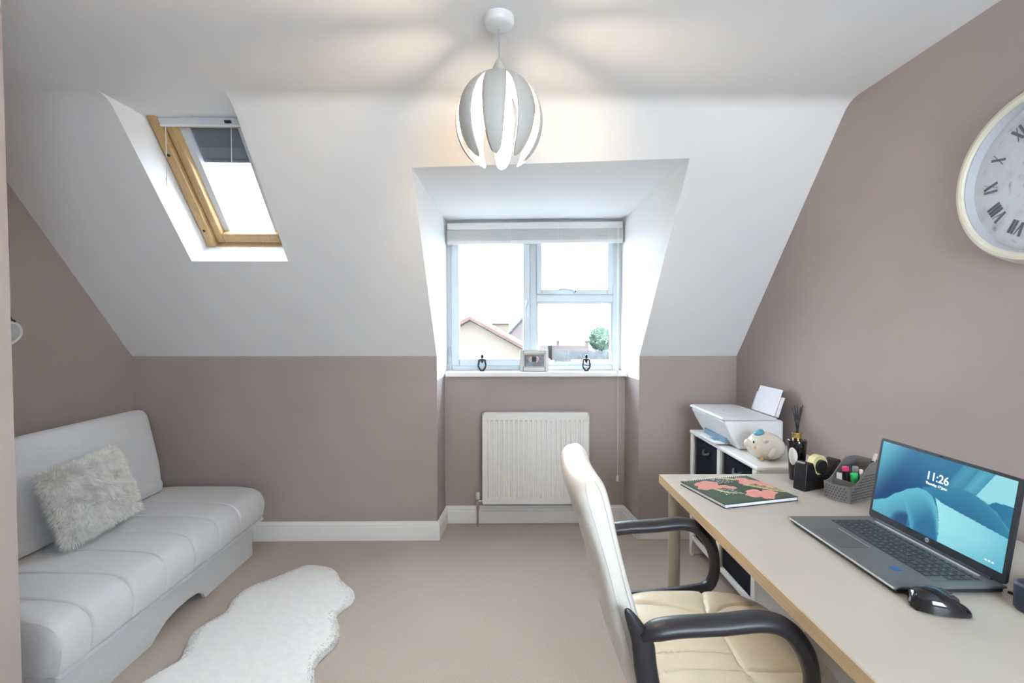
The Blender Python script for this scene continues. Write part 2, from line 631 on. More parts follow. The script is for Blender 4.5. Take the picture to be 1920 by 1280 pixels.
def skirting(name, path):
    """path: list of (x, y); room side is to the right of travel"""
    pr = [(0, 0), (0.017, 0), (0.017, 0.082), (0.013, 0.088), (0.013, 0.100), (0.008, 0.108), (0.005, BH), (0, BH)]
    mb = MB()
    n = len(path)
    rings = []
    for i, p in enumerate(path):
        p = Vector((p[0], p[1]))
        def nrm(a, b):
            d = (Vector(b) - Vector(a)).normalized()
            return Vector((d.y, -d.x))
        if i == 0:
            m = nrm(path[0], path[1])
        elif i == n - 1:
            m = nrm(path[-2], path[-1])
        else:
            a, b = nrm(path[i - 1], path[i]), nrm(path[i], path[i + 1])
            m = (a + b) / (1 + a.dot(b))
        rings.append([(p.x + m.x * o, p.y + m.y * o, z) for o, z in pr])
    k = len(pr)
    vs = [q for r in rings for q in r]
    fs = []
    for i in range(n - 1):
        fs += [(i * k + j, i * k + (j + 1) % k, (i + 1) * k + (j + 1) % k, (i + 1) * k + j) for j in range(k)]
    fs += [tuple(range(k)), tuple(range((n - 1) * k, n * k))]
    mb.add(vs, fs)
    return struct(mb.build(name, M['gloss_white'], bevel=0.0015))


skirting('baseboard_far', [(XL, YK), (DX0, YK), (CX0 - .003, YW), (CX1 + .006, YW), (DX1, YK), (XR, YK)])
skirting('baseboard_right', [(XR, YK - .02), (XR, YB)])
skirting('baseboard_left', [(XL, BY), (XL, YK - .02)])

# unseen door and window added behind the camera for bounce and fill daylight
d1 = struct_root('door_bounce', (-0.85, YB, 0))
MB().box(-1.22, -0.48, YB, YB + .035, 0, 1.98).build('door_leaf', M['gloss_white'], d1, bevel=.003)
MB().box(-1.28, -1.22, YB, YB + .02, 0, 2.05).box(-.48, -.42, YB, YB + .02, 0, 2.05).box(-1.28, -.42, YB, YB + .02, 1.98, 2.05).build('door_frame', M['gloss_white'], d1)
w3 = struct_root('window_fill', ((WBX0 + WBX1) / 2, YB, WBZ0))
wf = MB()
for a_ in ((WBX0, WBX0 + .05, WBZ0, WBZ1), (WBX1 - .05, WBX1, WBZ0, WBZ1), (WBX0, WBX1, WBZ0, WBZ0 + .05), (WBX0, WBX1, WBZ1 - .05, WBZ1), (.83, .87, WBZ0, WBZ1)):
    wf.box(a_[0], a_[1], YB - .05, YB + .02, a_[2], a_[3])
wf.build('frame', M['upvc'], w3)
MB().box(WBX0 + .04, WBX1 - .04, YB - .02, YB - .014, WBZ0 + .04, WBZ1 - .04).build('pane', M['glass'], w3)

# ------------------------------------------------------------------ dormer window
struct(MB().prism([(-0.405, 3.215), (0.835, 3.215), (0.835, 3.262), (CX1, 3.262), (CX1, YG + .01), (-0.405, YG + .01)], 0.998, 1.03).build('trim_1', M['gloss_white'], bevel=.006, seg=3))
w1 = struct_root('window_1', (0.195, YG, 1.03))
FY0, FY1 = YG - .03, YG + .045


def ring(mb, x0, x1, z0, z1, wx0, wx1, wz0, wz1, y0, y1):
    mb.box(x0, x0 + wx0, y0, y1, z0, z1)
    mb.box(x1 - wx1, x1, y0, y1, z0, z1)
    mb.box(x0 + wx0, x1 - wx1, y0, y1, z0, z0 + wz0)
    mb.box(x0 + wx0, x1 - wx1, y0, y1, z1 - wz1, z1)
    return mb


ZT = 2.07
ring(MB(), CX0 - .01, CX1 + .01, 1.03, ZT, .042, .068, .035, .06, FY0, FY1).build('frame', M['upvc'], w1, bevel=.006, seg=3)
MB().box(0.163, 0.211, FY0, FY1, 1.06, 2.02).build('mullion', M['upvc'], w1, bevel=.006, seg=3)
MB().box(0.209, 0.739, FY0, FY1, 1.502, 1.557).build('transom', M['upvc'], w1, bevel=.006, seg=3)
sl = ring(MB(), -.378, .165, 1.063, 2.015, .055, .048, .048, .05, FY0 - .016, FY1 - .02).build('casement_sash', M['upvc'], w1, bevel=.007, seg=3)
MB().box(-.325, .12, YG, YG + .006, 1.108, 1.97).build('pane', M['double_glass'], sl)
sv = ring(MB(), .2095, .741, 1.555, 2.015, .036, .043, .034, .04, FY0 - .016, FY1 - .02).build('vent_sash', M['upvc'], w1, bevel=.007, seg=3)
MB().box(.25, .70, YG, YG + .006, 1.586, 1.978).build('pane', M['double_glass'], sv)
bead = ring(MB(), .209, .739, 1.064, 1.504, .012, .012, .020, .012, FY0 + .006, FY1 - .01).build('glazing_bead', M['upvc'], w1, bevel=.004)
MB().box(.215, .735, YG, YG + .006, 1.07, 1.5).build('pane', M['double_glass'], bead)


def handle(pts, base, parent):
    mb = MB()
    mb.tube(catmull(pts, 5), .008, n=10)
    mb.ball(base, (.013, .010, .016), 12, 8)
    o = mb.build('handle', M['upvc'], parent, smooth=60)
    o['label'] = 'white lever handle'
    lk = MB().ball((base[0], base[1] - .010, base[2]), (.006, .004, .006), 10, 6).build('handle_lock', M['dark'], parent, smooth=60)
    lk['label'] = 'black lock button'


hy = FY0 - .026
handle([(.143, hy, 1.505), (.143, hy - .02, 1.49), (.134, hy - .024, 1.455), (.138, hy - .022, 1.40)], (.145, hy + .003, 1.503), sl)
handle([(.47, hy, 1.574), (.45, hy - .022, 1.583), (.41, hy - .024, 1.588), (.36, hy - .020, 1.586)], (.475, hy + .003, 1.574), sv)
for z in (1.10, 1.17):
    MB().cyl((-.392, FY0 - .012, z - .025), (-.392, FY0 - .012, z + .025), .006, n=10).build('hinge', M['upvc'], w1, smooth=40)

# venetian blind, drawn up
vb = thing('venetian_blind', 'white wooden venetian blind drawn up at the head of the dormer window', 'blind', (.195, 3.29, 1.885))
tilt = (2.045 - 2.030) / 1.2


def bx(mb, x0, x1, y0, y1, z0, z1):
    """box whose height runs up to the right, as the dormer's head does"""
    vs = [(x, y, z + tilt * (x - x0)) for z in (z0, z1) for x, y in ((x0, y0), (x1, y0), (x1, y1), (x0, y1))]
    return mb.add(vs, ((3, 2, 1, 0), (4, 5, 6, 7), (0, 1, 5, 4), (1, 2, 6, 5), (2, 3, 7, 6), (3, 0, 4, 7)))


VX0, VX1 = CX0 + .012, CX1 - .008
bx(MB(), VX0 + .004, VX1 - .004, 3.255, 3.262, 1.978, 2.022).build('valance', M['blind'], vb, bevel=.001)
bx(MB(), VX0 + .01, VX1 - .01, 3.268, 3.315, 1.985, 2.020).build('headrail', M['blind'], vb, bevel=.001)
for k in range(18):
    z = 1.9085 + k * .0040 if k < 12 else 1.9565 + (k - 12) * .0042
    yo = 0.0012 * ((k * 7) % 3 - 1)
    bx(MB(), VX0, VX1, 3.262 + yo, 3.312 + yo, z, z + .0028).build('slat', M['blind'], vb)
bx(MB(), VX0, VX1, 3.258, 3.313, 1.886, 1.9075).build('bottom_rail', M['blind'], vb, bevel=.002)
for x in (-.30, .02, .36, .69):
    mb = MB()
    for q in (-.008, .008):
        pts = [(x + q, 3.2545, 1.985 + tilt * (x - VX0))]
        pts += [(x + q + random.uniform(-.004, .004), 3.2535, 1.975 - i * .0085 + tilt * (x - VX0)) for i in range(11)]
        mb.tube(pts, .0011, n=5)
    o = mb.build('ladder_cord', M['cord'], vb)
for dx, z1, nm in ((0.735, 1.04, 'short'), (0.742, 0.315, 'long')):
    o = MB().tube([(dx, 3.20, 1.985), (dx, 3.195, 1.6), (dx + .002, 3.195, z1 + .02)], .0014, n=6).build('pull_cord', M['cord'], vb)
    MB().lathe([(.003, .0), (.008, .002), (.0065, .036), (.003, .04)], (dx + .002, 3.195, z1 - .015), n=12).build('cord_toggle', M['white_plastic'], o, smooth=40)

# ------------------------------------------------------------------ skylight
ORG = Vector((0, SKY_Y, SKY_Z))


def SL(x, s_, n_):
    return ORG + Vector((x, 0, 0)) + ES * s_ + EN * n_


def sbox(mb, x0, x1, s0, s1, n0, n1):
    vs = [SL(x, s_, n_) for n_ in (n0, n1) for x, s_ in ((x0, s0), (x1, s0), (x1, s1), (x0, s1))]
    return mb.add(vs, ((3, 2, 1, 0), (4, 5, 6, 7), (0, 1, 5, 4), (1, 2, 6, 5), (2, 3, 7, 6), (3, 0, 4, 7)))


IX0, IX1 = -1.62, -1.14       # lining at the frame
ND = .15
# the plastered reveal: sill and two jambs
rv = MB()
rv.quad(SL(SX0, 0, 0), SL(SX1, 0, 0), SL(IX1, 0, ND + .08), SL(IX0, 0, ND + .08))
for xa, xb in ((SX0, IX0), (SX1, IX1)):
    sp = 0.671
    rim = [SL(xa, 0, 0)] + [Vector((xa, p.y, p.z)) for p in reversed(prof)]
    top = Vector((xb, 2.36, ZC))
    rv.quad(*(rim + [top, SL(xb, 0.62, ND + .08), SL(xb, 0, ND + .08)]))
struct(rv.build('trim_2', M['white_paint'], recalc=False))
w2 = struct_root('window_2', SL(-1.38, 0, ND))
WS = 0.78
mb = MB()
sbox(mb, IX0, IX0 + .045, 0, WS, ND - .012, ND + .09)
sbox(mb, IX1 - .045, IX1 + .01, 0, WS, ND - .012, ND + .09)
sbox(mb, IX0 + .045, IX1 - .045, -.01, .008, ND - .004, ND + .09)
sbox(mb, IX0 + .045, IX1 - .045, .70, WS, ND - .004, ND + .09)
mb.build('frame', M['pine'], w2, bevel=.01, seg=4, smooth=40)
sh = MB()
sbox(sh, IX0 + .048, IX0 + .088, .012, .72, ND + .012, ND + .07)
sbox(sh, IX1 - .088, IX1 - .048, .012, .72, ND + .012, ND + .07)
sbox(sh, IX0 + .088, IX1 - .088, .012, .066, ND + .012, ND + .07)
sbox(sh, IX0 + .088, IX1 - .088, .615, .72, ND + .012, ND + .07)
sh = sh.build('sash', M['pine'], w2, bevel=.008, seg=3, smooth=40)
gb = MB()
sbox(gb, IX0 + .088, IX0 + .120, .066, .615, ND + .05, ND + .10)
sbox(gb, IX1 - .120, IX1 - .088, .066, .615, ND + .05, ND + .10)
gb.build('glazing_channel', M['blind_fabric'], sh)
sbox(MB(), IX0 + .09, IX1 - .09, .05, .64, ND + .075, ND + .081).build('pane', M['double_glass'], sh)
for s_ in (.10, .50):
    P = SL(IX0 + .022, s_, ND - .014)
    MB().cyl(P, P - EN * -.006, .007, n=12).build('screw', M['dark'], w2)
# roller shutter half drawn outside the pane
st = thing('roller_shutter', 'grey roller shutter drawn down over the top of the skylight pane', 'shutter', SL(-1.38, .6, ND + .09))
sbox(MB(), IX0 + .05, IX1 - .05, .50, .70, ND + .086, ND + .092).build('upper_panel', M['shutter'], st)
sbox(MB(), IX0 + .05, IX1 - .05, .445, .505, ND + .088, ND + .096).build('lower_panel', M['shutter2'], st)
sbox(MB(), IX0 + .085, IX1 - .085, .425, .445, ND + .083, ND + .10).build('bottom_bar', M['alu'], st, bevel=.003)
# blind cassette under the frame head, with two pull cords
sb = thing('skylight_blind', 'white blind cassette with two pull cords at the skylight head', 'blind', SL(-1.38, .63, ND))
sbox(MB(), IX0 + .046, IX1 - .046, .628, .668, ND - .012, ND + .010).build('headrail', M['blind_fabric'], sb, bevel=.006, seg=3)
sbox(MB(), IX0 + .05, IX1 - .05, .634, .642, ND - .018, ND - .012).build('front_bar', M['gloss_white'], sb)
sbox(MB(), -1.275, -1.245, .648, .660, ND - .016, ND - .012).build('bracket', M['dark'], sb)
for px_, zl, tz in ((-1.545, .24, .02), (-1.25, .17, 0)):
    P = SL(px_, .635, ND - .02)
    co = MB().tube([P, P + Vector((0, 0, -zl))], .0018, n=6).build('pull_cord', M['cord'], sb)
    if tz:
        Q = P + Vector((0, 0, -zl))
        MB().lathe([(.002, -.028), (.0025, -.004), (.004, 0), (.004, .008), (.002, .010)], Q, n=8).build('cord_end', M['cord'], co)

# ------------------------------------------------------------------ pendant lamp
GX, GY, GZ = -0.022, 1.515, 1.962
pl = thing('pendant_lamp', 'white petal globe pendant lamp hanging from the ceiling by a cord', 'lamp', (GX, GY, ZC))
MB().lathe([(.046, ZC), (.0465, ZC - .014), (.043, ZC - .024), (.034, ZC - .029), (.010, ZC - .031)], (GX, GY, 0), n=40).build('ceiling_rose', M['gloss_white'], pl, smooth=50)
MB().tube([(GX, GY, ZC - .036), (GX, GY, 2.13)], .0032, n=10).build('flex', M['alu'], pl, smooth=60)
MB().lathe([(.006, 2.155), (.010, 2.148), (.020, 2.122), (.022, 2.08), (.020, 2.05)], (GX, GY, 0), n=20).build('lamp_holder', M['petal'], pl, smooth=40)
MB().lathe([(.014, 2.05), (.017, 2.035), (.034, 2.018), (.047, 1.980), (.045, 1.945), (.030, 1.918), (.005, 1.908)], (GX, GY, 0), n=20).build('bulb', M['bulb'], pl, smooth=60)
RH, RV = .131, .148


def petal(th):
    def fn(u, v):
        t = math.radians(9 + u * 136)
        r, z = RH * math.sin(t), RV * math.cos(t)
        # half width: rounded shoulders above, long taper to a rounded tip below
        if u < .12:
            w = .010 + .018 * math.sin(u / .12 * PI / 2)
        else:
            k = (u - .12) / .88
            w = (.028 + .007 * math.sin(min(1, k * 2.2) * PI / 2)) * math.sqrt(max(0, 1 - max(0, (k - .30) / .70) ** 2.0))
        w = max(w, .0008)
        a = th + (v - .5) * 2 * math.asin(min(.95, w / max(r, .03)))
        b = 1.0 + .02 * math.cos((v - .5) * PI)
        return Vector((GX + r * b * math.cos(a), GY + r * b * math.sin(a), GZ + z))
    o = MB().grid(fn, 28, 7).build('petal', M['petal'], pl, smooth=60)
    so = o.modifiers.new('thickness', 'SOLIDIFY')
    so.thickness = .0022
    so.offset = 0
    return o


for k in range(8):
    petal(-PI / 2 - .10 + k * PI / 4)

# ------------------------------------------------------------------ radiator
RX0, RX1, RZ0, RZ1, RYF = -0.158, 0.548, 0.155, 0.765, 3.165
rd = thing('radiator', 'white ribbed panel radiator on the wall under the dormer window', 'radiator', ((RX0 + RX1) / 2, YW, RZ0))
npr = 20
x_a, x_b = RX0 + .032, RX1 - .032
pitch = (x_b - x_a) / npr


def rad_z(x, z):
    inr = smoothstep(RZ0 + .045, RZ0 + .058, z) * (1 - smoothstep(RZ1 - .058, RZ1 - .045, z))
    if x < x_a or x > x_b:
        return 0
    f = ((x - x_a) / pitch) % 1
    ridge = smoothstep(.12, .28, f) * (1 - smoothstep(.72, .88, f))
    return (1 - ridge) * .011 * inr


xs_ = [RX0 + .006] + [x_a + pitch * (k + q) for k in range(npr) for q in (0, .12, .28, .72, .88)] + [x_b, RX1 - .006]
zs_ = [RZ0 + .004, RZ0 + .044, RZ0 + .051, RZ0 + .058] + [RZ0 + .06 + (RZ1 - RZ0 - .12) * i / 6 for i in range(7)] + [RZ1 - .058, RZ1 - .051, RZ1 - .044, RZ1 - .02]
vs = [(x, RYF + rad_z(x, z), z) for x in xs_ for z in zs_]
nz = len(zs_)
MB().add(vs, [(i * nz + j, (i + 1) * nz + j, (i + 1) * nz + j + 1, i * nz + j + 1) for i in range(len(xs_) - 1) for j in range(nz - 1)]).build('front_panel', M['rad'], rd, smooth=25)
MB().box(RX0 + .006, RX1 - .006, RYF + .013, RYF + .03, RZ0 + .004, RZ1 - .02).build('water_panel', M['rad'], rd)
MB().box(RX0, RX0 + .006, RYF, RYF + .065, RZ0 + .01, RZ1 - .004).build('side_cover', M['rad'], rd, bevel=.002)
MB().box(RX1 - .006, RX1, RYF, RYF + .065, RZ0 + .01, RZ1 - .004).build('side_cover', M['rad'], rd, bevel=.002)
MB().box(RX0 + .01, RX1 - .01, RYF + .004, RYF + .060, RZ1 - .014, RZ1 - .002).box(RX0 + .01, RX1 - .01, RYF, RYF + .006, RZ1 - .024, RZ1 - .004).build('top_grille', M['rad'], rd, bevel=.002)
for x in (RX0 + .12, RX1 - .12):
    MB().box(x, x + .03, RYF + .03, YW - .003, RZ0 + .06, RZ1 - .08).build('wall_bracket', M['rad'], rd)
vx = RX0 - .032
va = MB()
va.cyl((vx, RYF + .035, .12), (vx, RYF + .035, .182), .010, n=14)
va.cyl((vx, RYF + .035, .168), (RX0 + .004, RYF + .035, .168), .009, n=14)
va.cyl((vx - .0, RYF + .035, .150), (vx, RYF + .035, .170), .013, n=6)
va = va.build('valve', M['chrome'], rd, smooth=40)
MB().lathe([(.010, .184), (.0135, .19), (.0135, .222), (.011, .228)], (vx, RYF + .035, 0), n=20).build('valve_cap', M['gloss_white'], va, smooth=40)
MB().tube(catmull([(vx, RYF + .035, .125), (vx, RYF + .035, .0)], 2), .0075, n=10).build('pipe', M['chrome'], rd, smooth=60)
MB().tube(catmull([(RX1 + .02, RYF + .035, .165), (RX1 + .02, RYF + .035, .0)], 2), .0075, n=10).cyl((RX1 - .004, RYF + .035, .168), (RX1 + .03, RYF + .035, .168), .009, n=12).build('pipe', M['chrome'], rd, smooth=60)

# ------------------------------------------------------------------ things on the window sill
def thinker(x, y, label, pose):
    t = thing('thinker_figurine', label, 'figurine', (x, y, 1.03), 0, None)
    a = MB()
    a.ball((.001, 0, .101), (.0100, .010, .0140), 14, 10)
    a.tube([(0, 0, .092), (0, 0, .082)], [.004, .005], n=8)
    # shoulders and chest wedge
    a.tube([(-.021, 0, .078), (-.010, 0, .081), (0, 0, .080), (.010, 0, .081), (.021, 0, .078)], [.005, .0065, .007, .0065, .005], n=8)
    a.tube([(0, 0, .080), (0, 0, .066), (.001, 0, .057)], [.014, .010, .004], n=8)
    # arms to the elbows, legs drawn up, feet
    for s_ in (-1, 1):
        el = .026
        a.tube(catmull([(s_ * .020, 0, .078), (s_ * .022, -.003, .060), (s_ * el, -.006, .040)], 4), [.0064] * 4 + [.0060] * 4 + [.0056], n=8)
        a.tube(catmull([(s_ * el, -.006, .040), (s_ * .020, -.004, .024), (s_ * .009, 0, .010)], 4), [.0056] * 4 + [.0068] * 4 + [.0072], n=8)
    if pose:
        a.tube([(-.025, -.006, .044), (-.004, -.010, .040), (.024, -.006, .038)], .0026, n=6)
        a.tube([(-.014, 0, .016), (0, -.004, .026), (.014, 0, .016)], .0022, n=6)
    a.tube([(-.012, -.002, .007), (0, -.006, .006), (.012, -.002, .007)], [.006, .008, .006], n=8)
    a.box(-.014, .014, -.010, .010, 0, .006)
    a.build('body', M['figure'], t, smooth=50, world=False)
    return t


thinker(-.163, 3.275, 'black abstract thinker figurine left of the photo frame on the sill', 0)
thinker(.545, 3.275, 'black thinker figurine with crossed arm, right end of the window sill', 1)

pf = thing('photo_frame', 'silver photo frame with a dark photo of two people on the sill', 'photo frame', (.190, 3.275, 1.03))
TM = Matrix.Translation((.190, 3.268, 1.030)) @ Matrix.Rotation(math.radians(-6), 4, 'X')
fr = MB()
for b_ in ((-.097, -.073, .0, .145), (.073, .097, .0, .145), (-.073, .073, 0, .030), (-.073, .073, .117, .145)):
    fr.box(b_[0], b_[1], -.007, .007, b_[2], b_[3], TM)
fr.build('frame', M['frame_silver'], pf, bevel=.003, seg=2)
MB().box(-.075, .075, .000, .005, .02, .125, TM).build('mount', M['gloss_white'], pf)
MB().box(-.02, .02, .005, .006, .02, .11, TM).prism([(0.006, 0), (.06, 0), (.006, .1)], -.015, .015, Matrix.Translation((.190, 3.268, 1.030)) @ Matrix(((0, 0, 1, 0), (1, 0, 0, 0), (0, 1, 0, 0), (0, 0, 0, 1)))).build('stand', M['dark'], pf)


def photo(u, v):
    n = noise.noise((u * 7, v * 7, 1.3))
    c = [.018, .014, .026]
    if n > .2:
        c = [.05, .04, .07]
    for cx, cy, hair in ((.34, .62, (.10, .055, .03)), (.64, .64, (.012, .010, .012))):
        if ((u - cx) / .17) ** 2 + ((v - cy + .02) / .28) ** 2 < 1:
            c = list(hair)
        if ((u - cx) / .22) ** 2 + ((v - .05) / .36) ** 2 < 1:
            c = [.06, .07, .12] if cx < .5 else [.012, .014, .03]
        if ((u - cx) / .105) ** 2 + ((v - cy) / .21) ** 2 < 1 or (abs(u - cx) < .05 and .34 < v < cy):
            c = [.42, .27, .24]
        for ex in (-.04, .04):
            if ((u - cx - ex) / .018) ** 2 + ((v - cy - .03) / .03) ** 2 < 1:
                c = [.08, .05, .05]
        if ((u - cx) / .035) ** 2 + ((v - cy + .10) / .02) ** 2 < 1:
            c = [.30, .09, .09]
    return c


M['photo'] = attr_mat('photo_print', .3)
printed_sheet('photo_print', TM @ Matrix.Translation((0, -.0008, .0735)) @ Matrix.Rotation(PI / 2, 4, 'X'), .136, .080, 56, 36, photo, M['photo'], pf)

# ------------------------------------------------------------------ heart on the left wall
ht = thing('hanging_heart', 'white heart with pale rim hanging by dark string on left wall', 'ornament', (XL, 2.225, 1.30))
hp = []
for i in range(48):
    t = 2 * PI * i / 48
    x = 16 * math.sin(t) ** 3
    z = 13 * math.cos(t) - 5 * math.cos(2 * t) - 2 * math.cos(3 * t) - math.cos(4 * t)
    a = math.radians(-14)
    hp.append(((x * math.cos(a) - z * math.sin(a)) * .0062, (x * math.sin(a) + z * math.cos(a)) * .0056))
HM = Matrix(((0, 0, 1, XL + .002), (1, 0, 0, 2.205), (0, 1, 0, 1.298), (0, 0, 0, 1)))
MB().prism(hp, .004, .012, HM).build('heart_board', M['heart_in'], ht)
MB().tube([HM @ Vector((p[0], p[1], .012)) for p in hp], .0065, n=8, closed=True).build('rim', M['heart_rim'], ht, smooth=60)
MB().tube([(XL + .012, 2.275, 1.352), (XL + .012, 2.205, 1.50)], .003, n=6).tube([(XL + .012, 2.140, 1.352), (XL + .012, 2.205, 1.50)], .003, n=6).ball((XL + .012, 2.274, 1.356), .010, 8, 6).build('string', M['string'], ht)

# ------------------------------------------------------------------ sofa bed
SY0, SY1 = 1.525, 2.845
so = thing('sofa_bed', 'light grey fabric sofa bed along the left wall', 'sofa', (-1.9, (SY0 + SY1) / 2, 0))
SBX = -1.48
# base: front board with an arched cut-out, two ends, back
arch = [(SY0 + .05, 0), (2.00, 0), (2.03, .020), (2.09, .050), (2.16, .062), (2.24, .062), (2.31, .052), (2.352, .022), (2.36, 0), (SY1 - .04, 0), (SY1 - .04, .20), (SY0 + .05, .20)]
FM = Matrix(((0, 0, 1, 0), (1, 0, 0, 0), (0, 1, 0, 0), (0, 0, 0, 1)))
MB().prism(arch, SBX - .02, SBX, FM).build('front_board', M['sofa'], so, bevel=.004)
for y in (SY0 + .05, SY1 - .06):
    MB().box(-2.25, SBX - .021, y, y + .02, 0, .20).build('end_board', M['sofa'], so, bevel=.004)
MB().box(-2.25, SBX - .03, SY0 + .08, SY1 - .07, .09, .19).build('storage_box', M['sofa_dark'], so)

# seat cushion: profile swept along Y with stitched channels
sp = [(-2.05, .205), (-1.475, .203), (-1.447, .205), (-1.430, .225), (-1.421, .27), (-1.421, .31), (-1.435, .350), (-1.465, .378), (-1.52, .392), (-1.62, .398), (-1.80, .400), (-1.95, .398), (-2.05, .392)]
sp = [Vector((p[0], 0, p[1])) for p in sp]
prof_s = catmull(sp, 4)
seams = [1.655, 1.835, 2.02, 2.205, 2.39, 2.575]
ys_ = []
k = 0
NY = 132
cols = sorted([SY0 + (SY1 - SY0) * i / NY for i in range(NY + 1)] + [s_ + d_ for s_ in seams for d_ in (-.006, -.003, 0, .003, .006)])


def seat_pt(p, y):
    g = 0.0
    for s_ in seams:
        d_ = abs(y - s_)
        strength = .5 if s_ > 2.5 else 1
        g = max(g, strength * (.0095 * math.exp(-(d_ / .0042) ** 2) + .0025 * math.exp(-(d_ / .030) ** 2)))
    g *= smoothstep(.205, .25, p.z)
    e = min(y - SY0, SY1 - y)
    edge = 0.0
    if e < .022:
        edge = .018 * (1 - math.sqrt(max(0, 1 - (1 - e / .022) ** 2)))
    sh_ = g + edge
    cx_, cz_ = -1.75, .30
    x = p.x - (sh_ if p.x > -1.5 else 0) * max(0, min(1, (p.x + 1.52) / .06))
    up_ = max(0, min(1, (p.z - .30) / .07))
    z = p.z - sh_ * up_ + edge * .6 * (1 - up_)
    # soft waviness of the upholstery, drop to the far end
    z += .004 * noise.noise((p.x * 5, y * 5, 0)) * up_
    return (x, y, z)


mb = MB()
n_p, n_y = len(prof_s), len(cols)
vs = [seat_pt(p, y) for p in prof_s for y in cols]
fs = [(i * n_y + j, (i + 1) * n_y + j, (i + 1) * n_y + j + 1, i * n_y + j + 1) for i in range(n_p - 1) for j in range(n_y - 1)]
fs += [tuple(i * n_y for i in range(n_p)), tuple(i * n_y + n_y - 1 for i in range(n_p))]
fs += [(0, n_y - 1, (n_p - 1) * n_y + n_y - 1, (n_p - 1) * n_y)]
mb.add(vs, fs).build('seat_cushion', M['sofa'], so, smooth=40)

# backrest: leaning slab with a soft rounded top and a crease above the seat
bp = [(-1.945, .405), (-1.938, .43), (-1.942, .452), (-1.948, .462), (-1.950, .480), (-1.960, .56), (-1.985, .68), (-2.012, .78), (-2.032, .835), (-2.058, .858), (-2.095, .862), (-2.13, .845), (-2.155, .78), (-2.15, .62), (-2.13, .45), (-2.11, .405)]
bpf = catmull([Vector((p[0], 0, p[1])) for p in bp], 3)
BY0, BY1 = SY0 - .01, SY1 - .075
bc = sorted([BY0 + (BY1 - BY0) * i / 90 for i in range(91)])


def back_pt(p, y):
    e = min(y - BY0, BY1 - y)
    sh_ = .04 * (1 - math.sqrt(max(0, 1 - (1 - min(e, .05) / .05) ** 2)))
    c_ = Vector((-2.05, 0, .62))
    d_ = p - c_
    q = p - Vector((d_.x * sh_ * 6, 0, d_.z * sh_ * .9))
    g = 0
    for s_ in (1.86, 2.30):
        g = max(g, .004 * math.exp(-((y - s_) / .006) ** 2))
    b_ = .006 * noise.noise((y * 4, p.z * 6, 2)) - (.012 * ((y - (BY0 + BY1) / 2) / .65) ** 2)
    return (q.x + (b_ - g if p.x > -2.06 else 0), y, q.z)


vs = [back_pt(p, y) for p in bpf for y in bc]
n_p, n_y = len(bpf), len(bc)
fs = [(i * n_y + j, (i + 1) * n_y + j, (i + 1) * n_y + j + 1, i * n_y + j + 1) for i in range(n_p - 1) for j in range(n_y - 1)]
fs += [tuple(i * n_y for i in range(n_p)), tuple(i * n_y + n_y - 1 for i in range(n_p))]
fs += [(0, n_y - 1, (n_p - 1) * n_y + n_y - 1, (n_p - 1) * n_y)]
MB().add(vs, fs).build('backrest', M['sofa'], so, smooth=40)

# ------------------------------------------------------------------ fluffy cushion
cu = thing('fluffy_cushion', 'shaggy pale grey square cushion leaning on the sofa back', 'cushion', (-1.88, 2.25, .40))
# frame of the cushion: ex along the sofa, ey up the backrest, ez to the room
CB, CT = Vector((-1.835, 2.195, .425)), Vector((-1.935, 2.18, .725))
ey = (CT - CB).normalized()
ex = Vector((-.06, 1, .03)).normalized()
ez = ey.cross(ex).normalized()
if ez.x < 0:
    ez = -ez
cc = (CB + CT) / 2 + ez * .012
HW, HH, HT = .215, .165, .062


def cush(a, b, side):
    """a, b in -1..1"""
    pin = 1 - .07 * (1 - abs(a) ** 2) * abs(b) ** 3 
    pib = 1 - .07 * (1 - abs(b) ** 2) * abs(a) ** 3
    t = (max(0, 1 - abs(a) ** 3.2) * max(0, 1 - abs(b) ** 3.2)) ** .55
    return cc + ex * (a * HW * pib) + ey * (b * HH * pin) + ez * (side * HT * t * (1 if side > 0 else .62))


mb = MB()
for sd in (1, -1):
    mb.grid(lambda u, v: cush(u * 2 - 1, v * 2 - 1, sd), 25, 25)
mb.build('cover', M['fur_base'], cu, smooth=80, weld=True)
fv, ff = [], []
rnd = random.Random(3)


def strand(fv, ff, p, d, L, w, droop):
    d = d.normalized()
    sd_ = d.cross(Vector((rnd.uniform(-1, 1), rnd.uniform(-1, 1), rnd.uniform(-1, 1)))).normalized() * w
    m_ = p + d * L * .55 + droop * .35
    e_ = p + d * L + droop
    o = len(fv)
    fv += [p - sd_, p + sd_, m_ + sd_ * .8, m_ - sd_ * .8, e_]
    ff += [(o, o + 1, o + 2, o + 3), (o + 3, o + 2, o + 4)]


for i in range(20000):
    a, b = rnd.uniform(-1, 1), rnd.uniform(-1, 1)
    sd = 1 if rnd.random() < .8 else -1
    p = cush(a, b, sd)
    e_ = 1e-2
    na = cush(min(1, a + e_), b, sd) - cush(max(-1, a - e_), b, sd)
    nb = cush(a, min(1, b + e_), sd) - cush(a, max(-1, b - e_), sd)
    nrm = na.cross(nb)
    nrm = nrm.normalized() if nrm.length > 1e-9 else ez
    if nrm.dot(ez) * sd < 0:
        nrm = -nrm
    cl = Vector((noise.noise(p * 24), noise.noise(p * 24 + Vector((9, 0, 0))), noise.noise(p * 24 + Vector((0, 9, 0)))))
    flow = ex * (a * .6) - ey * .55 + cl * 1.5
    # edge hair sticks out over the seam
    edge = ex * (a ** 5) * .7 + ey * (b ** 5) * .7
    d_ = (nrm * .75 + flow * .6 + edge).normalized()
    L_ = rnd.uniform(.018, .034)
    tip = p + d_ * L_
    if tip.z < .412 or tip.x < -1.93 - (tip.z - .44) * .22 + .012:
        continue
    strand(fv, ff, p, d_, L_, .0012, Vector((0, 0, -.006)))
